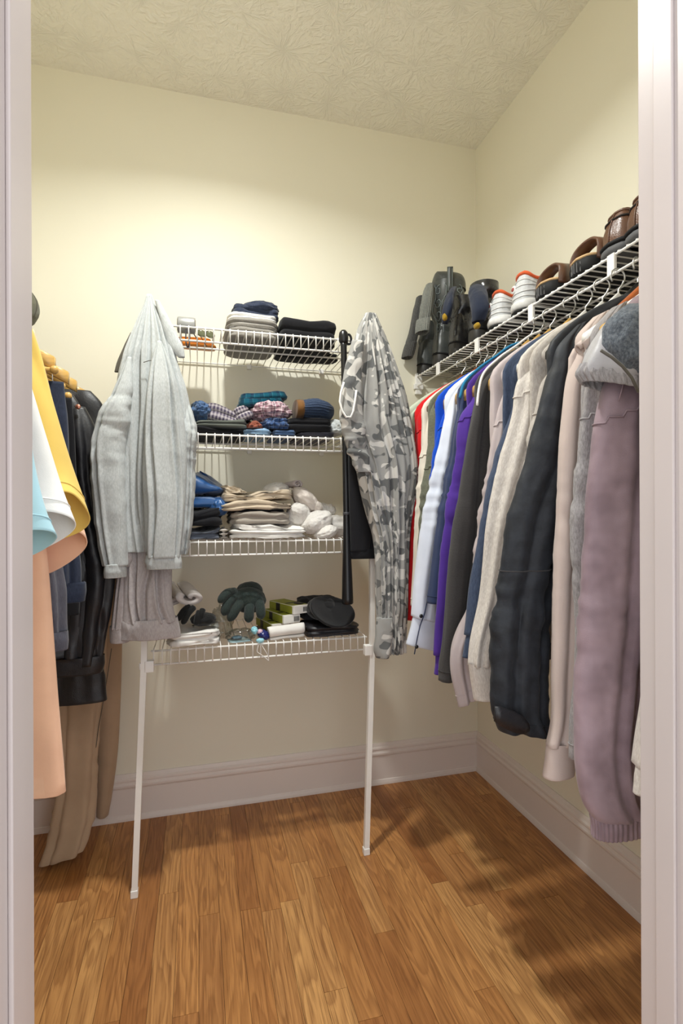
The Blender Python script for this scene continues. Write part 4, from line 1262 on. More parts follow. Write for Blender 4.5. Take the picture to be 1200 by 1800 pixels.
def sock(label, rows, mat, cuffmat=None, ribs=22, cuff_rows=None, group='socks hung on the boots', goldtoe=None):
    """rows: px, py, X plane, half width, half depth"""
    c = []
    for q in rows:
        p = at(q[0], q[1], X=q[2])
        c.append((p.x, p.y, p.z, q[3], q[4], 95, 0))
    t = thing('sock', label, 'sock', (c[-1][0], c[-1][1], c[-1][2]), group)
    cloth('leg', c, mat, t, nr=60, ns=132, ribs=ribs, rib_amp=.0013, folds=((3, .002),), wr=(.003, 24, .6), seed=len(label), lip=.03, exp=2.4)
    if cuff_rows:
        cc = []
        for q in cuff_rows:
            p = at(q[0], q[1], X=q[2])
            cc.append((p.x, p.y, p.z, q[3], q[4], 95, 0))
        cloth('cuff', cc, cuffmat or mat, t, nr=24, ns=132, ribs=ribs, rib_amp=.001, folds=((3, .002),), wr=(.002, 24, .6), seed=3, lip=.035, cap0=False, top_fade=.02)
    if goldtoe:
        p = at(goldtoe[0], goldtoe[1], X=goldtoe[2])
        lump('gold_toe', p, goldtoe[3], F['gold'], t, amp=.2, seed=5, ns=24, nr=16)
    return t
sock('dark grey ribbed wool sock hanging farthest left off the boots', [(738, 522, .885, .020, .012), (733, 545, .872, .024, .015), (727, 580, .862, .025, .016), (721, 605, .855, .026, .017), (717, 624, .850, .028, .018)], F['sockgrey'],
     cuff_rows=[(723, 603, .852, .029, .020), (719, 617, .850, .030, .021), (716, 629, .848, .029, .020)])
sock('grey ribbed wool sock with a wide turned cuff, over the cowboy boot', [(755, 500, .880, .016, .012), (752, 518, .862, .022, .016), (748, 545, .852, .024, .017), (745, 565, .848, .024, .018)], F['sockgrey2'],
     cuff_rows=[(744, 562, .846, .031, .022), (743, 574, .842, .033, .024), (742, 585, .840, .032, .023)])
sock('navy sock with a gold toe hanging between two boots', [(797, 506, .925, .014, .010), (792, 520, .880, .016, .012), (788, 540, .858, .020, .014), (785, 556, .854, .018, .014), (783, 568, .856, .010, .010)], F['socknavy'], ribs=0, goldtoe=(782, 557, .846, (.009, .012, .014)))
sock('navy sock folded over the boot nearest the sneakers, gold toe down', [(836, 504, .93, .026, .018), (838, 514, .905, .034, .022), (842, 532, .888, .034, .022), (843, 550, .882, .030, .020), (840, 566, .882, .024, .016)], F['socknavy'], ribs=0, goldtoe=(838, 573, .866, (.009, .015, .010)))

def sneaker(label, px):
    Y = ysh(px)
    X = .905
    t = thing('sneaker', label, 'shoe', (X + .1, Y, ZD), 'white sneakers on the right shelf')
    shoe_sole('outsole', X - .003, Y, ZD, .285, .106, .010, M_RUB, t, over=1.0)
    shoe_sole('midsole', X - .004, Y, ZD + .0095, .286, .108, .026, M_SNK, t, over=1.0)
    up, P, tt = shoe_upper('upper', X, Y, ZD + .032, .275, .102, M_SNK2, t, H=(.086, .066, .082, .07, .05, .038), lining=F['orange'], drop=.04)
    rim = P[-1]
    sel = [i for i in list(range(len(tt) // 2, len(tt))) + list(range(0, len(tt) // 2)) if tt[i] < .40]
    tube('collar', [tuple(rim[i] + np.array([-.001, 0, .001])) for i in sel], .0055, F['orange'], t, ns=8)
    sel = [i for i in list(range(len(tt) // 2, len(tt))) + list(range(0, len(tt) // 2)) if tt[i] < .30]
    for row, rr in ((2, .0018), (4, .0015), (7, .0016), (10, .0015)):
        q = []
        for i in sel:
            d = P[row][i] - np.array([X + .06, Y, P[row][i][2]])
            q.append(tuple(P[row][i] + d / max(np.linalg.norm(d), 1e-6) * .0008 + np.array([0, 0, (.014 if row in (4, 7) else 0) * (tt[i] / .3)])))
        tube('heel_overlay', q, rr, M_SNK, t, ns=6)
    lump('heel_badge', (X + .005, Y + .016, ZD + .078), (.004, .012, .012), M_SNK, t, amp=0, ns=20, nr=10)
    lump('badge_mark', (X + .0015, Y + .016, ZD + .078), (.002, .007, .006), plain('dull red print', (150, 70, 66), .6), t, amp=0, ns=16, nr=8)
    return t
sneaker('white sneaker with an orange collar, next to the black boots', 868)
sneaker('white sneaker with an orange collar, next to the brown sandals', 911)

def sandal(label, px):
    Y = ysh(px)
    X = .900
    t = thing('sandal', label, 'sandal', (X + .1, Y, ZD), 'brown sandals on the right shelf')
    shoe_sole('outsole', X, Y, ZD, .285, .112, .036, M_RUB, t)
    shoe_sole('footbed', X + .003, Y, ZD + .0355,   .279, .106, .008, M_CORK, t)
    for k in range(9):
        a = (k - 4) / 4.6
        boxes('tread_groove', [((X + .0 + .030 * a * a - .004, Y + a * .036 - .0016, ZD + .004), (X + .030 * a * a + .004, Y + a * .036 + .0016, ZD + .028))], M_RUBG, t)
    def strap(nm, x0, x1, hh, wdt, tilt, mat):
        rows = []
        for i in range(25):
            a = math.pi * i / 24
            y = Y + wdt * math.cos(a)
            z = ZD + .030 + hh * math.sin(a) ** .5
            xs = tilt * math.sin(a)
            rows.append([(x0 + xs, y, z), (x1 + xs, y, z + .002), (x1 + xs, Y + (y - Y) * .93, z - .0055), (x0 + xs, Y + (y - Y) * .93, z - .0055)])
        return grid(nm, np.array(rows), mat, t, True, True, True)
    strap('heel_strap', X + .022, X + .060, .062, .051, .010, M_LEATH_B)
    strap('instep_strap', X + .105, X + .150, .058, .051, -.01, M_LEATH_B)
    strap('toe_strap', X + .185, X + .23, .046, .053, 0, M_LEATH_B)
    return t
sandal('brown strap sandal with tan footbed, next to the white sneakers', 957)
sandal('brown strap sandal with tan footbed, next to the brown leather loafers', 1020)

def loafer(label, px):
    Y = ysh(px)
    X = .902
    t = thing('loafer', label, 'shoe', (X + .1, Y, ZD), 'brown loafers on the right shelf')
    shoe_sole('outsole', X - .002, Y, ZD, .285, .114, .018, M_RUBG, t)
    shoe_sole('welt', X - .004, Y, ZD + .0175, .287, .117, .010, M_RUB, t)
    up, P, tt = shoe_upper('upper', X, Y, ZD + .026, .275, .108, M_LEATH_B, t, H=(.070, .060, .072, .060, .048, .034), seed=5)
    tube('back_seam', [tuple(P[k][0] + np.array([-.001, 0, 0])) for k in range(0, 14)], .0018, M_LEATH_B, t, ns=5)
    sel = [i for i in list(range(len(tt) // 2, len(tt))) + list(range(0, len(tt) // 2)) if tt[i] < .40]
    tube('collar_roll', [tuple(P[-4][i] + np.array([-.001, math.copysign(.001, P[-4][i][1] - Y), 0])) for i in sel], .0025, M_SHOEIN, t, ns=6)
    tube('top_line', [tuple(P[-1][i]) for i in sel], .0035, M_LEATH_B, t, ns=6)
    return t
loafer('brown leather loafer, next to the sandals', 1079)
loafer('brown leather loafer, cut off by the right door frame', 1124)

# ------------------------------------------------------------------ left shelf: rolled cap at its far end
pg = at(50, 549, Y=1.90)
t = thing('rolled_bag', 'olive grey rounded bag on the left shelf above the wooden hangers', 'bag', (pg.x - .05, 1.9, ZD))
lump('bag_body', (pg.x - .035, 1.90, (ZD + .135) - .058), (.062, .10, .058), fabric('olive grey canvas', (104, 104, 88)), t, seed=4, amp=.10, floor=ZD, freq=1.6)
tube('bag_seam', [(pg.x - .035 + .064 * math.cos(a), 1.885, ZD + .077 + .060 * math.sin(a)) for a in np.linspace(-1.2, 2.4, 24)], .0022, F['grey_dark_in'], t, ns=5)

# ------------------------------------------------------------------ things on the four back shelves
def P3(px, py, Y):
    return at(px, py, Y=Y)
def deck(i):
    return ZS[i] + RR + 2 * RW + .0006
G1, G2, G3, G4 = ('things on the top back shelf', 'clothes on the second back shelf', 'clothes on the third back shelf', 'things on the lowest back shelf')
def spanx(pl, pr, Y):
    a, b = at(pl, 900, Y=Y).x, at(pr, 900, Y=Y).x
    return (a + b) / 2, b - a

def pile(name, label, cat, pl, pr, Y, dep, z, h, mat, grp, layers=3, rot=0, tilt=(0, 0), **kw):
    cx, wd = spanx(pl, pr, Y - dep * .35)
    o = folded(name, (cx, Y, z), (wd, dep, h), mat, None, layers, rot, tilt, **kw)
    return tag(o, label, cat, grp)

# top shelf
z = deck(0)
cx, wd = spanx(308, 338, 1.80)
t = thing('tape_roll', 'grey roll lying behind the collar flap on the top shelf', 'roll', (cx, 1.86, z), G1)
lathe_x('outer_roll', [(-.028, .018), (-.028, .024), (-.024, .026), (.024, .026), (.028, .024), (.028, .018)], (cx + .01, 1.80, z + .0265), plain('silver grey tape', (150, 150, 148), .4, .5, .3), t, ns=32)
lathe_x('core', [(-.029, .013), (-.029, .0185), (.029, .0185), (.029, .013)], (cx + .01, 1.80, z + .0265), plain('cardboard core', (120, 104, 84), .8), t, ns=28)
cx, wd = spanx(318, 380, 1.95)
t = thing('folded_strap', 'orange folded strap bundle on the top shelf, near the grey sweatshirt', 'strap', (cx, 1.97, z), G1)
M_OR = leather('orange strap', (204, 122, 40), .4, .4)
for k in range(4):
    folded('strap_fold', (cx - .004 * k, 1.95 + .006 * k, z + .0085 * k), (wd * (1 - .03 * k), .07, .0085), M_OR, t, 1, seed=k + 2, amp=.0015, bulge=.003)
pb = P3(330, 612, 1.745)
tube('loop', [(pb.x + .006 * math.sin(a), 1.745 + .004 * math.cos(a), z - .028 + .034 * math.cos(a)) for a in np.linspace(0, 2 * math.pi, 30, endpoint=False)], .0022, plain('dark cord', (70, 66, 70), .7), t, ns=6, closed=True)
tube('loop_cord', [(pb.x, 1.746, z + .004), (pb.x + .01, 1.80, z + .012), (cx, 1.92, z + .018)], .002, plain('dark cord end', (70, 66, 70), .7), t, ns=6)
t = thing('sunglasses', 'green tinted sunglasses leaning on the wires of the top shelf', 'glasses', tuple(P3(360, 590, 1.76)), G1)
gl = NT('green tinted lens')
gl.base(lin((120, 124, 96)))
gm = gl.set(.15, .6, **{'Transmission Weight': .5, 'IOR': 1.3})
for k, (a, b) in enumerate(((354, 586), (369, 588))):
    p = P3(a, b, 1.76)
    lump('lens', p, (.013, .003, .0095), gm, t, amp=0, ns=24, nr=14, rot=(0, .25, 0), sq=2.5)
    tube('rim', [(p.x + .0145 * math.cos(q) + .0, p.y, p.z + .0105 * math.sin(q) - .003 * math.cos(q)) for q in np.linspace(0, 2 * math.pi, 24, endpoint=False)], .0013, plain('brown frame', (96, 84, 60), .3), t, ns=5, closed=True)
p0, p1 = P3(347, 580, 1.76), P3(378, 590, 1.76)
tube('temple', [tuple(p0), (p0.x + .01, p0.y + .05, p0.z - .004), (p0.x + .03, p0.y + .11, p0.z - .018)], .0014, plain('brown temple', (96, 84, 60), .3), t, ns=5)
tube('bridge', [tuple(P3(360, 585, 1.76)), tuple(P3(362, 584, 1.758)), tuple(P3(364, 586, 1.76))], .0013, M_BLACKPL, t, ns=5)
pile('folded_towel', 'grey folded towel with a white sheet on top, under the navy bundle', 'towel', 397, 491, 1.92, .27, z, .062, fabric('warm grey terry', (140, 136, 130), wstr=.7, weave=400), G1, layers=4, seed=12, amp=.004)
pile('folded_sheet', 'white folded sheet between the grey towel and the navy bundle', 'cloth', 400, 489, 1.92, .25, z + .064, .020, F['white'], G1, layers=2, seed=13, amp=.003)
cx, wd = spanx(407, 490, 1.87)
t = thing('rolled_trousers', 'black navy rolled trousers on top of the grey towel', 'trousers', (cx, 1.90, z + .085), G1)
folded('lower_fold', (cx, 1.90, z + .085), (wd, .16, .034), F['navydenim'], t, 2, seed=14, amp=.007, freq=22)
lump('upper_fold', (cx + .012, 1.90, z + .125), (wd * .46, .08, .026), F['navydenim'], t, seed=16, amp=.16, freq=2.6, rot=(0, -.12, 0), ridge=.8)
pile('folded_jacket', 'black folded jacket at the right end of the top shelf', 'jacket', 492, 592, 1.87, .20, z, .078, F['black_knit'], G1, layers=2, seed=17, amp=.004, tilt=(0, 2))
cx, wd = spanx(484, 596, 1.98)
tag(folded('folded_scarf', (cx, 2.02, z), (wd, .10, .030), F['black_knit'], None, 2, seed=19, amp=.006), 'black folded scarf lying behind the black jacket on the top shelf', 'scarf', G1)

# second shelf
z = deck(1)
PL = {}
PL['ging'] = plaid('purple grey gingham', (176, 168, 172), [((74, 66, 86), .012, .5, 0, .5)])
PL['teal'] = plaid('teal and navy plaid', (22, 84, 104), [((26, 40, 66), .030, .42, .1, .45), ((70, 140, 150), .030, .06, .7, .4)])
PL['pink'] = plaid('pink and wine plaid', (196, 170, 176), [((112, 62, 84), .026, .45, .1, .42), ((236, 226, 228), .026, .10, .7, .5), ((48, 36, 56), .052, .10, .3, .5)])
PL['bluep'] = plaid('blue and navy plaid', (60, 86, 130), [((28, 36, 60), .024, .46, .2, .45), ((150, 168, 196), .024, .06, .8, .5)])
F['lightdenim'] = fabric('light blue denim', (116, 150, 184), (160, 186, 208), heather=.6, streak=(1, .1, 1), hscale=600)
F['middenim'] = fabric('blue denim', (58, 82, 118), (92, 116, 150), heather=.6, streak=(1, .1, 1), hscale=600)
F['greygreen'] = fabric('grey green cotton', (92, 96, 90))
pile('folded_trousers', 'black folded trousers at the left bottom of the plaid pile', 'trousers', 338, 432, 1.86, .26, z, .020, F['black_knit'], G2, layers=2, seed=21)
pile('folded_shirt', 'dark grey folded shirt under the gingham shorts', 'shirt', 342, 436, 1.85, .25, z + .022, .026, F['greygreen'], G2, layers=2, seed=22, amp=.003)
cx, wd = spanx(440, 516, 1.80)
pile('folded_jeans', 'light blue folded jeans at the bottom middle of the plaid pile', 'jeans', 428, 476, 1.84, .24, z, .022, F['lightdenim'], G2, layers=2, seed=23, amp=.005)
pile('folded_jeans', 'dark blue folded jeans right of the light blue ones', 'jeans', 478, 520, 1.84, .24, z, .022, F['middenim'], G2, layers=2, seed=24, amp=.004)
pile('folded_trousers', 'charcoal folded trousers at the bottom under the black folded shirt', 'trousers', 522, 588, 1.86, .25, z, .018, F['greydenim'], G2, layers=2, seed=25, amp=.003)
def crumple(name, label, cat, px, py, Y, r, mat, grp, seed, amp=.22, freq=2.6, rot=(0, 0, 0), floor=None, ridge=.75):
    p = at(px, py, Y=Y)
    o = lump(name, p, r, mat, None, seed, amp, freq, rot, floor, ns=84, nr=54, ridge=ridge, oct_=4)
    return tag(o, label, cat, grp)
crumple('crumpled_shorts', 'pink and wine plaid shorts crumpled in the middle of the plaid pile', 'shorts', 474, 727, 1.84, (.066, .085, .036), PL['pink'], G2, 31, floor=z + .044, freq=3.2, amp=.3)
crumple('crumpled_shorts', 'navy and blue plaid shorts crumpled under the pink plaid ones', 'shorts', 484, 752, 1.82, (.058, .090, .026), PL['bluep'], G2, 32, floor=z + .024, freq=3.0, amp=.3)
crumple('crumpled_jeans', 'blue crumpled jeans at the left end, beside the sweatshirt', 'jeans', 352, 727, 1.85, (.034, .08, .034), F['middenim'], G2, 33, floor=z + .050, amp=.28, freq=3)
cx, wd = spanx(352, 442, 1.86)
t = thing('gingham_shorts', 'purple grey gingham shorts folded across the left of the pile', 'shorts', (cx, 1.88, z + .05), G2)
folded('left_leg', (cx - .012, 1.88, z + .0505), (wd * .95, .17, .042), PL['ging'], t, 2, seed=34, amp=.006, tilt=(0, 10), flat=False, freq=14)
folded('right_leg', (cx + wd * .36, 1.86, z + .060), (wd * .36, .15, .040), PL['ging'], t, 2, seed=35, amp=.005, tilt=(0, -26), flat=False)
cx, wd = spanx(417, 503, 1.84)
t = thing('folded_flannel', 'teal plaid flannel shirt folded on the very top of the plaid pile', 'shirt', (cx, 1.86, z + .10), G2)
folded('lower_layer', (cx - .004, 1.86, z + .1085), (wd * .9, .16, .022), PL['teal'], t, 1, seed=36, amp=.004, tilt=(0, -7), flat=False)
folded('upper_layer', (cx + .006, 1.87, z + .131), (wd * .96, .16, .030), PL['teal'], t, 1, seed=37, amp=.004, tilt=(0, -6), flat=False, crown=.006)
crumple('crumpled_shirt', 'wine red crumpled cloth wedged at the front of the pile', 'cloth', 447, 752, 1.765, (.024, .03, .020), fabric('rust brown cotton', (128, 72, 56)), G2, 38, floor=z + .024, amp=.3)
crumple('crumpled_shirt', 'light blue crumpled cloth at the front beside the rust one', 'cloth', 466, 763, 1.755, (.022, .026, .016), F['lightdenim'], G2, 39, floor=z + .02, amp=.3)
crumple('crumpled_jeans', 'blue grey rolled cloth lying on the dark grey shirt', 'cloth', 424, 752, 1.77, (.030, .03, .013), F['middenim'], G2, 40, floor=z + .046, amp=.2)
pile('folded_shirt', 'black folded shirt under the ribbed navy hat', 'shirt', 506, 584, 1.80, .16, z + .019, .046, F['black_knit'], G2, layers=2, seed=41, amp=.004)
p = at(553, 730, Y=1.82)
t = thing('knit_hat', 'ribbed navy knit hat with a brown band, right end of the second shelf', 'hat', (p.x, 1.82, z + .068), G2)
hc = []
for k, (dx, rz) in enumerate(((-.062, .028), (-.045, .034), (-.02, .038), (.01, .038), (.04, .033), (.058, .022), (.066, .008))):
    hc.append((dx, rz))
rowsH = []
for dx, rz in smooth_path(np.array([(a, b, 0) for a, b in hc]), 40)[:, :2]:
    a = np.linspace(0, 2 * math.pi, 90, endpoint=False)
    rr = 1 + .035 * np.cos(26 * a)
    rowsH.append(np.stack([np.full(90, p.x + dx), 1.82 + .075 * (rz / .038) * np.cos(a) * rr, np.maximum(z + .0675 + .036 + rz * np.sin(a) * rr, z + .0675)], 1))
rowsH = np.array(rowsH)
rowsH += (fbm(rowsH * 30, 5, 3) * .006)[..., None] * np.array([.3, .5, 1.0])
rowsH[..., 2] = np.maximum(rowsH[..., 2] - .10 * np.maximum(rowsH[..., :1][..., 0] - p.x, 0), z + .0675)
grid('crown', rowsH[:, ::-1], fabric('navy ribbed knit', (44, 56, 78), (66, 80, 104), heather=.5), t, True, True, True)
rowsB = []
for dx, g in ((-.071, .96), (-.070, 1.06), (-.058, 1.10), (-.047, 1.08), (-.046, 1.0)):
    a = np.linspace(0, 2 * math.pi, 60, endpoint=False)
    rowsB.append(np.stack([np.full(60, p.x + dx), 1.82 + .062 * g * np.cos(a), np.maximum(z + .0675 + .034 + .033 * g * np.sin(a), z + .0675)], 1))
grid('band', np.array(rowsB)[:, ::-1], fabric('brown knit band', (112, 78, 44)), t, True, True, True)
crumple('crumpled_cloth', 'pale grey cloth at the right end of the second shelf, beside the bat', 'cloth', 588, 757, 1.80, (.026, .06, .036), F['grey_marl'], G2, 44, floor=z + .019, amp=.2)

# third shelf
z = deck(2)
F['beige'] = fabric('beige chino', (196, 180, 158), mott=.05)
F['greybeige'] = fabric('grey beige chino', (158, 150, 140), mott=.05)
F['whitet'] = fabric('white tee cotton', (228, 225, 220), wstr=.3)
F['sockw'] = fabric('white sock knit', (216, 212, 207), (190, 186, 182), heather=.4, wstr=.7, weave=420)
t_satin = fabric('blue satin', (16, 76, 134), rough=.35, spec=.5, sheen=.3, wstr=.1)
pile('folded_cloth', 'blue grey folded cloth at the bottom left of the third shelf', 'cloth', 318, 387, 1.82, .20, z, .040, fabric('blue grey jersey', (92, 98, 110)), G3, layers=2, seed=51, amp=.008, freq=20)
pile('folded_cloth', 'small pale grey folded cloth beside the blue grey one', 'cloth', 384, 401, 1.80, .14, z, .028, F['grey2'], G3, layers=3, seed=52, amp=.004)
pile('folded_shorts', 'black folded shorts beneath the blue satin shorts', 'shorts', 322, 392, 1.84, .22, z + .042, .056, F['black_knit'], G3, layers=2, seed=53, amp=.008)
cx, wd = spanx(322, 397, 1.82)
t = thing('satin_shorts', 'shiny blue satin shorts folded at the left of the third shelf', 'shorts', (cx, 1.86, z + .10), G3)
folded('lower_fold', (cx - .003, 1.86, z + .100), (wd, .20, .048), t_satin, t, 1, seed=54, amp=.010, freq=14, bulge=.016)
folded('upper_fold', (cx - .008, 1.87, z + .150), (wd * .96, .19, .046), t_satin, t, 1, seed=55, amp=.010, freq=14, bulge=.016, crown=.012, tilt=(0, 5), flat=False)
lump('hip_fold', (cx + wd * .32, 1.80, z + .105), (.034, .05, .03), t_satin, t, seed=6, amp=.2)
pile('folded_trousers', 'grey beige folded trousers in the middle of the beige stack', 'trousers', 404, 508, 1.84, .25, z + .046, .030, F['greybeige'], G3, layers=2, seed=56, amp=.007)
pile('folded_trousers', 'black folded trousers hidden in the middle of the beige stack', 'trousers', 402, 500, 1.86, .24, z + .077, .014, F['black_knit'], G3, layers=1, seed=57, amp=.004)
pile('folded_trousers', 'beige folded trousers, lower of the two on the stack', 'trousers', 384, 514, 1.84, .25, z + .092, .030, F['beige'], G3, layers=2, seed=58, amp=.007, tilt=(0, -1.5))
pile('folded_trousers', 'beige folded trousers, upper of the two on the stack', 'trousers', 392, 514, 1.86, .24, z + .124, .026, F['beige'], G3, layers=2, seed=59, amp=.007, tilt=(0, -2))
crumple('crumpled_trousers', 'beige trouser end crumpled on top of the beige stack', 'trousers', 411, 868, 1.84, (.045, .07, .022), F['beige'], G3, 60, amp=.30, freq=2.6, rot=(0, .35, 0), floor=z + .148)
pile('folded_shirt', 'white folded tee at the bottom of the beige stack', 'shirt', 401, 540, 1.83, .25, z, .022, F['whitet'], G3, layers=2, seed=61, amp=.004)
pile('folded_shirt', 'white folded tee lying second from the bottom of the beige stack', 'shirt', 408, 536, 1.83, .24, z + .023, .022, F['whitet'], G3, layers=1, seed=62, amp=.006, tilt=(0, 1))

def sockball(label, px, py, Y, r, seed, rot=(0, 0, 0), knob=None, mat=None):
    p = at(px, py, Y=Y)
    t = thing('sock_ball', label, 'socks', (p.x, p.y, p.z - r[2]), 'balled socks on the third shelf')
    m = mat or F['sockw']
    lump('ball', p, r, m, t, seed, .13, 2.3, rot, ns=64, nr=44, ridge=.7)
    kd = knob or (.6, -.5, .2)
    M = Matrix.Rotation(rot[2], 3, 'Z') @ Matrix.Rotation(rot[1], 3, 'Y') @ Matrix.Rotation(rot[0], 3, 'X')
    q = p + M @ Vector((kd[0] * r[0], kd[1] * r[1], kd[2] * r[2]))
    s = min(r) * .62
    lump('fold_knot', q, (s * 1.2, s, s), m, t, seed + 3, .16, 2.6, rot, ns=48, nr=32, ridge=.7)
    return t
sockball('white balled socks lying on top of the beige trousers', 483, 862, 1.86, (.046, .05, .026), 71, rot=(0, -.25, 0), knob=(.55, -.3, -.1))
pp = at(514, 852, Y=1.86)
t = thing('rolled_sock', 'pinkish grey rolled sock at the top of the sock heap', 'socks', (pp.x, 1.86, pp.z - .02), 'balled socks on the third shelf')
roll('roll', tuple(pp), (.35, -1, .05), .07, .022, fabric('pinkish grey knit', (184, 172, 170), wstr=.6), t, turns=1.8, seed=3, squash=.75)
sockball('off white balled socks sloping down beside the beige trousers', 536, 879, 1.84, (.056, .05, .032), 73, rot=(0, .75, 0), knob=(.8, -.4, .2), mat=fabric('off white sock knit', (206, 196, 188), wstr=.6, weave=420))
sockball('white balled socks in front of the beige trousers', 524, 905, 1.80, (.040, .045, .040), 75, rot=(0, .3, 0), knob=(-.2, -.6, .3))
sockball('white balled socks with a grey heel, front of the sock heap', 556, 918, 1.78, (.056, .05, .036), 77, rot=(0, -.4, 0), knob=(-.3, -.7, .0))
sockball('white balled socks at the lower right of the sock heap, beside the bat', 571, 936, 1.76, (.040, .05, .024), 79, rot=(0, -.3, 0), knob=(.3, -.5, .3))
sockball('white balled socks behind the bat on the third shelf', 592, 926, 1.84, (.05, .05, .042), 81, rot=(0, .2, 0))
sockball('white balled socks at the far right of the third shelf, between bat and black top', 622, 938, 1.80, (.034, .05, .034), 83)
sockball('white balled socks deep in the middle of the sock heap', 560, 900, 1.88, (.05, .05, .034), 85)

# lowest shelf
z = deck(3)
F['towel'] = fabric('pale grey towelling', (196, 188, 184), wstr=.8, weave=380)
pw = at(330, 1041, Y=1.84)
t = thing('rolled_towel', 'pale grey towel folded into a roll, beside the sweatshirt hem', 'towel', (pw.x, 1.84, z + .045), G4)
roll('towel_roll', (pw.x - .004, 1.83, pw.z + .006), (.22, -1, -.10), .19, .056, F['towel'], t, turns=1.3, thick=.022, seed=5, squash=.60)
folded('towel_tail', (pw.x - .045, 1.85, pw.z - .038), (.11, .15, .028), F['towel'], t, 2, seed=65, amp=.004, tilt=(0, -20), flat=False)
pile('folded_shirt', 'white folded shirt under the black gloves at the left of the lowest shelf', 'shirt', 290, 386, 1.80, .22, z, .052, F['whitet'], G4, layers=2, seed=66, amp=.007)
M_GLOVE = fabric('black glove cloth', (22, 22, 22), rough=.7)
pg_ = at(345, 1072, Y=1.74)
t = thing('glove', 'black glove lying on the white shirt under the rolled towel', 'glove', (pg_.x, 1.74, z + .055), G4)
lump('palm', (pg_.x + .022, 1.765, z + .072), (.040, .045, .020), M_GLOVE, t, 3, .12)
for k, (a, b, c_, d_) in enumerate(((340, 1068, 322, 1094), (332, 1066, 313, 1088), (350, 1076, 345, 1096), (356, 1072, 352, 1092))):
    p0, p1 = at(a, b, Y=1.745), at(c_, d_, Y=1.715 + .006 * k)
    p1.z = max(p1.z, z + .062)
    tube('finger', smooth_path([tuple(p0), tuple((p0 + p1) / 2 + Vector((0, -.004, .006))), tuple(p1), tuple(p1 + (p1 - p0).normalized() * .006)], 14), [.010] * 11 + [.0095, .008, .003], M_GLOVE, t, ns=10)

# knitted green black glove inside a clear bag
gk = fabric('dark green black knit', (40, 48, 46), (58, 68, 64), heather=.5, wstr=.9, weave=340)
pk_ = at(436, 1052, Y=1.80)
t = thing('knit_glove', 'dark green knitted glove, fingers hanging down in front of the box stack', 'glove', (pk_.x, 1.80, z + .03), G4)
lump('palm', (pk_.x, 1.795, pk_.z - .004), (.058, .045, .042), gk, t, 12, .08, rot=(0, .1, 0))
lump('cuff', (pk_.x + .01, 1.85, pk_.z + .014), (.045, .05, .036), gk, t, 13, .1)
for k, (a, b, m1, m2, c_, d_, r_) in enumerate(((416, 1046, 401, 1060, 394, 1078, .016), (430, 1050, 416, 1068, 404, 1088, .0165), (442, 1054, 438, 1072, 437, 1090, .0165), (453, 1050, 457, 1066, 459, 1084, .016), (412, 1040, 397, 1044, 387, 1056, .014))):
    p0, pm, p1 = at(a, b, Y=1.785), at(m1, m2, Y=1.752), at(c_, d_, Y=1.742)
    p1.z = max(p1.z, z + .018)
    dv = (p1 - pm).normalized()
    tube('finger', smooth_path([tuple(p0), tuple(pm), tuple(p1), tuple(p1 + dv * .008)], 18), [r_] * 14 + [r_ * .95, r_ * .85, r_ * .65, r_ * .2], gk, t, ns=12)
def clearfilm(name, tint):
    t = NT(name)
    m = t.m
    gls = t.n('ShaderNodeBsdfGlossy')
    gls.inputs['Roughness'].default_value = .12
    tr = t.n('ShaderNodeBsdfTransparent')
    tr.inputs['Color'].default_value = lin(tint)
    mx = t.n('ShaderNodeMixShader')
    lw = t.n('ShaderNodeLayerWeight')
    lw.inputs['Blend'].default_value = .35
    t.l(t.math('MULTIPLY_ADD', lw.outputs['Facing'], .35, .06), mx.inputs[0])
    t.l(tr.outputs[0], mx.inputs[1])
    t.l(gls.outputs[0], mx.inputs[2])
    t.l(mx.outputs[0], t.t.nodes['Material Output'].inputs['Surface'])
    return m
M_FILM = clearfilm('clear plastic film', (232, 234, 232))
pf = at(388, 1066, Y=1.79)
tag(lump('plastic_bag', (pf.x + .006, 1.80, z + .055), (.030, .05, .05), M_FILM, None, 21, .35, 2.8, floor=z + .001, ridge=.9), 'clear crinkled plastic bag between the white shirt and the knit glove', 'bag', G4)
pf = at(421, 1113, Y=1.735)
t = thing('plastic_packet', 'clear packet with a pale blue card lying at the front wires of the lowest shelf', 'packet', (pf.x, 1.75, z), G4)
folded('card', (pf.x, 1.752, z), (.068, .06, .004), plain('pale blue card', (178, 206, 214), .5), t, 1, rot=8, seed=2, amp=.0008, bulge=.001)
lump('film', (pf.x + .004, 1.752, z + .017), (.040, .036, .018), M_FILM, t, 23, .35, 2.6, floor=z + .0045, ridge=.9)
lump('blue_insert', (pf.x - .008, 1.752, z + .0098), (.016, .014, .005), plain('grey blue insert', (84, 112, 128), .5), t, 24, .2, ns=28, nr=18)

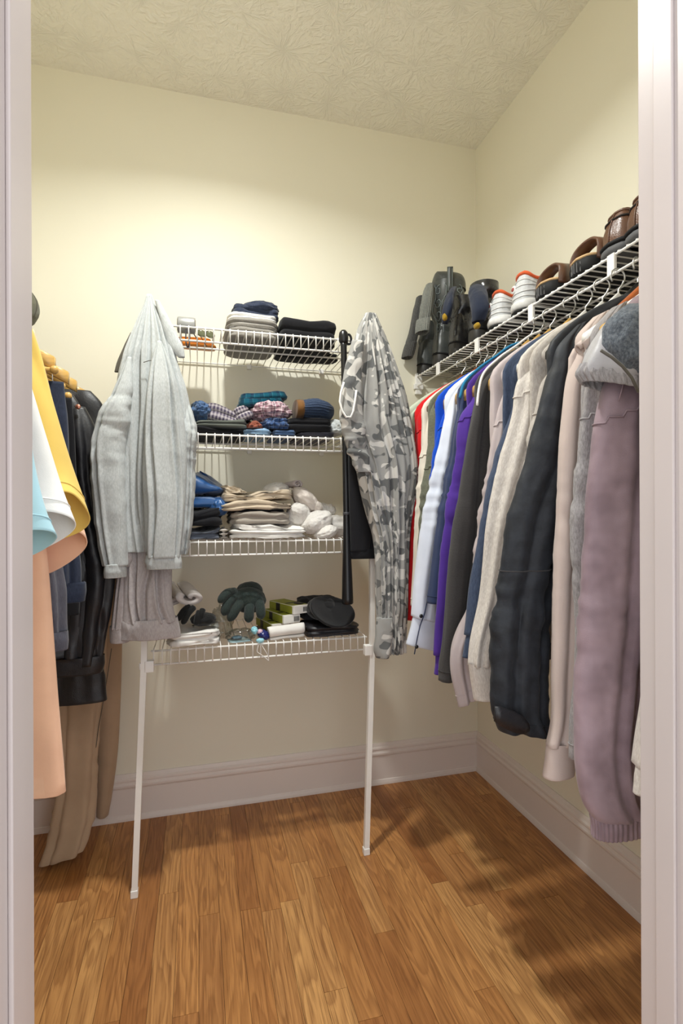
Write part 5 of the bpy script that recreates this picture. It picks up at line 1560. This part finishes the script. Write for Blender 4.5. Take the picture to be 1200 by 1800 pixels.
# box stack: small white cartons with olive green sleeves
M_CARD = plain('white carton', (226, 222, 216), .6, .25, var=.02)
M_LIME = plain('olive lime print', (138, 142, 44), .5, .3, var=.05)
M_BLKP = plain('black print', (26, 26, 24), .5, .3)
def carton(label, px, py, Y, rot, zb, w_=.062, d_=.155, h_=.028):
    p = at(px, py, Y=Y)
    t = thing('carton', label, 'box', (p.x, Y + d_ / 2, zb), 'small cartons on the lowest shelf')
    t.rotation_euler = (0, 0, math.radians(rot))
    b = boxes('box', [((-w_ / 2, -d_ / 2, 0), (w_ / 2, d_ / 2, h_))], M_CARD, bevel=.0015)
    b.parent = t
    e = .0006
    for nm, lo, hi, m in (('printed_top', (-w_ / 2 + .001, -d_ / 2 + .012, h_ - .0002), (w_ / 2 - .001, d_ / 2 - .001, h_ + e), M_LIME),
                          ('printed_side', (-w_ / 2 - e, -d_ / 2 + .010, .001), (-w_ / 2 + .0002, d_ / 2 - .001, h_ - .0015), M_LIME),
                          ('black_band', (-w_ / 2 + .008, -d_ / 2 + .055, h_ + e - .0002), (w_ / 2 - .001, -d_ / 2 + .068, h_ + 2 * e), M_BLKP),
                          ('black_band', (-w_ / 2 - 2 * e, -d_ / 2 + .085, .001), (-w_ / 2 - e + .0002, -d_ / 2 + .11, h_ - .0015), M_BLKP)):
        o = boxes(nm, [(lo, hi)], m)
        o.parent = t
    th = np.linspace(0, 2 * math.pi, 24, endpoint=False)
    rowsO = [np.stack([.012 + .016 * f * np.cos(th), -d_ / 2 + .034 + .020 * f * np.sin(th), np.full(24, h_ + zz)], 1) for f, zz in ((1, e - .0002), (1, 2 * e), (.02, 2 * e))]
    o = grid('black_oval', np.array(rowsO), M_BLKP)
    o.parent = t
    x = w_ / 2 - .024
    rb = random.Random(px)
    V = []
    bars = []
    for k in range(11):
        bw = rb.choice((.0007, .0010, .0016))
        bars.append(((x, -d_ / 2 - .0004, .006), (x + bw, -d_ / 2 + .0004, h_ - .006)))
        x += bw + rb.choice((.0006, .0009))
    o = boxes('barcode', bars, M_BLKP)
    o.parent = t
    o['kind'] = 'stuff'
    return t
carton('white carton with a barcode at the bottom of the box stack', 484, 1085, 1.775, 14, z + .012)
carton('white carton with olive green top, middle of the box stack', 501, 1069, 1.765, 18, z + .0415)
carton('white carton with olive green top, topmost of the box stack', 514, 1047, 1.768, 24, z + .0712)
cx, wd = spanx(462, 516, 1.80)
tag(folded('folded_cloth', (cx, 1.85, z), (wd * 1.3, .14, .0115), fabric('brown felt', (96, 78, 60)), None, 1, seed=44, amp=.001), 'flat brown cloth under the stack of small cartons', 'cloth', G4)
pr_ = at(503, 1105, Y=1.735)
t = thing('rolled_cloth', 'white rolled cloth in front of the small cartons', 'cloth', (pr_.x, 1.73, z), G4)
roll('roll', (pr_.x, 1.735, z + .025), (1, .10, .05), .118, .025, F['whitet'], t, turns=2.0, seed=8)
pr_ = at(464, 1108, Y=1.735)
t = thing('snack_packet', 'dark blue packet with a pink corner beside the white rolled cloth', 'packet', (pr_.x, 1.74, z), G4)
lump('packet', (pr_.x, 1.742, z + .015), (.021, .020, .014), plain('dark blue foil', (34, 42, 104), .3, .5), t, 31, .22, 2.4, rot=(0, .5, 0), floor=z + .0005)
lump('pink_corner', (pr_.x - .014, 1.736, z + .028), (.010, .010, .007), plain('pale pink foil', (214, 176, 190), .3, .5), t, 32, .25, ns=24, nr=16)
t = thing('price_tag', 'pale blue tag cloth with a white string loop hanging over the front wires', 'tag', tuple(at(450, 1120, Y=1.70)), G4)
lump('tag_cloth', tuple(at(447, 1110, Y=1.728) + Vector((0, 0, .004))), (.010, .020, .011), plain('pale blue tissue', (150, 208, 222), .6), t, 33, .35, 2.6, ns=36, nr=24)
lump('tag_end', tuple(at(457, 1126, Y=1.704)), (.012, .006, .007), plain('pale blue tissue end', (156, 210, 224), .6), t, 34, .35, 2.6, ns=30, nr=20)
tube('string_loop', smooth_path([tuple(at(a, b, Y=1.703)) for a, b in ((456, 1128), (453, 1138), (452, 1146), (458, 1150), (466, 1156), (472, 1161), (471, 1154), (466, 1144), (461, 1136), (457, 1128))], 40), .0013, M_WHITEPL, t, ns=6)

# black cap with folded black cloth below
cx, wd = spanx(535, 632, 1.76)
pile('folded_bag', 'flat black nylon bag under the round black cap', 'bag', 536, 632, 1.79, .17, z, .040, leather('black nylon', (26, 26, 30), .45, .4, 30, .2), G4, layers=2, seed=68, amp=.004)
pile('folded_bag', 'crumpled black cloth bundle behind the round black cap', 'cloth', 528, 600, 1.87, .16, z + .041, .055, F['black_knit'], G4, layers=2, seed=69, amp=.008)
t = thing('cap', 'round black felt cap tilted forward under the foot of the bat', 'cap', (cx + .02, 1.76, z + .04), G4)
felt = fabric('black felt', (24, 24, 26), sheen=.3)
pc = at(583, 1072, Y=1.735)
th = np.linspace(0, 2 * math.pi, 64, endpoint=False)
rowsC = []
for f, zz in ((.03, .0), (.6, .0), (.96, -.001), (1.0, .002), (1.0, .006), (.97, .0085), (.9, .006), (.5, .004), (.03, .003)):
    rowsC.append(np.stack([.080 * f * np.cos(th), .062 * f * np.sin(th), np.full(64, zz)], 1))
Pc = np.array(rowsC)
Pc[..., 2] += .004 * np.sin(2 * np.arctan2(Pc[..., 1], Pc[..., 0]) + 1) * np.hypot(Pc[..., 0] / .074, Pc[..., 1] / .06)
Mc = np.array(Matrix.Rotation(math.radians(14), 3, 'Y') @ Matrix.Rotation(math.radians(44), 3, 'X'))
capc = np.array((pc.x, 1.735, pc.z - .006))
grid('brim', Pc @ Mc.T + capc, felt, t)
lump('crown', (pc.x - .016, 1.790, pc.z - .004), (.060, .050, .040), felt, t, 41, .10, 2.0)

# black bat standing on the cap
t = thing('bat', 'long black bat standing upright in front of the shelves', 'bat', (.466, 1.672, .83))
zt = 1.722
prof = [(.0020, .838), (.0150, .838), (.0185, .842), (.0185, .856), (.0165, .93), (.0140, 1.00), (.0118, 1.06), (.0104, 1.125), (.0100, 1.20), (.0098, 1.40), (.0098, 1.60), (.0102, 1.68), (.0108, 1.70)]
topx, botx = .4625, .4690
def batrow(r, zz):
    q = (zz - .838) / (zt - .838)
    return [(botx + (topx - botx) * q + r * math.cos(a), 1.668 + .016 * q + r * math.sin(a), zz) for a in np.linspace(0, 2 * math.pi, 28, endpoint=False)]
M_BAT = plain('black lacquer', (20, 20, 22), .32, .45)
grid('barrel', np.array([batrow(r, zz) for r, zz in prof]), M_BAT, t, True, True, True)
grid('joint_ring', np.array([batrow(r, zz) for r, zz in ((.0106, 1.128), (.0112, 1.130), (.0112, 1.136), (.0102, 1.138))]), plain('dark grey ring', (60, 60, 64), .4), t, True, True, True)
grid('knob', np.array([batrow(r, zz) for r, zz in ((.0110, 1.690), (.0150, 1.697), (.0158, 1.712), (.0140, 1.726), (.0080, 1.734), (.001, 1.736))]), M_BAT, t, True, True, True)
tube('wrist_loop', [(topx + .017 + .009 * math.cos(a), 1.684, 1.706 + .016 * math.sin(a)) for a in np.linspace(0, 2 * math.pi, 24, endpoint=False)], .0042, M_BLACKPL, t, ns=8, closed=True)
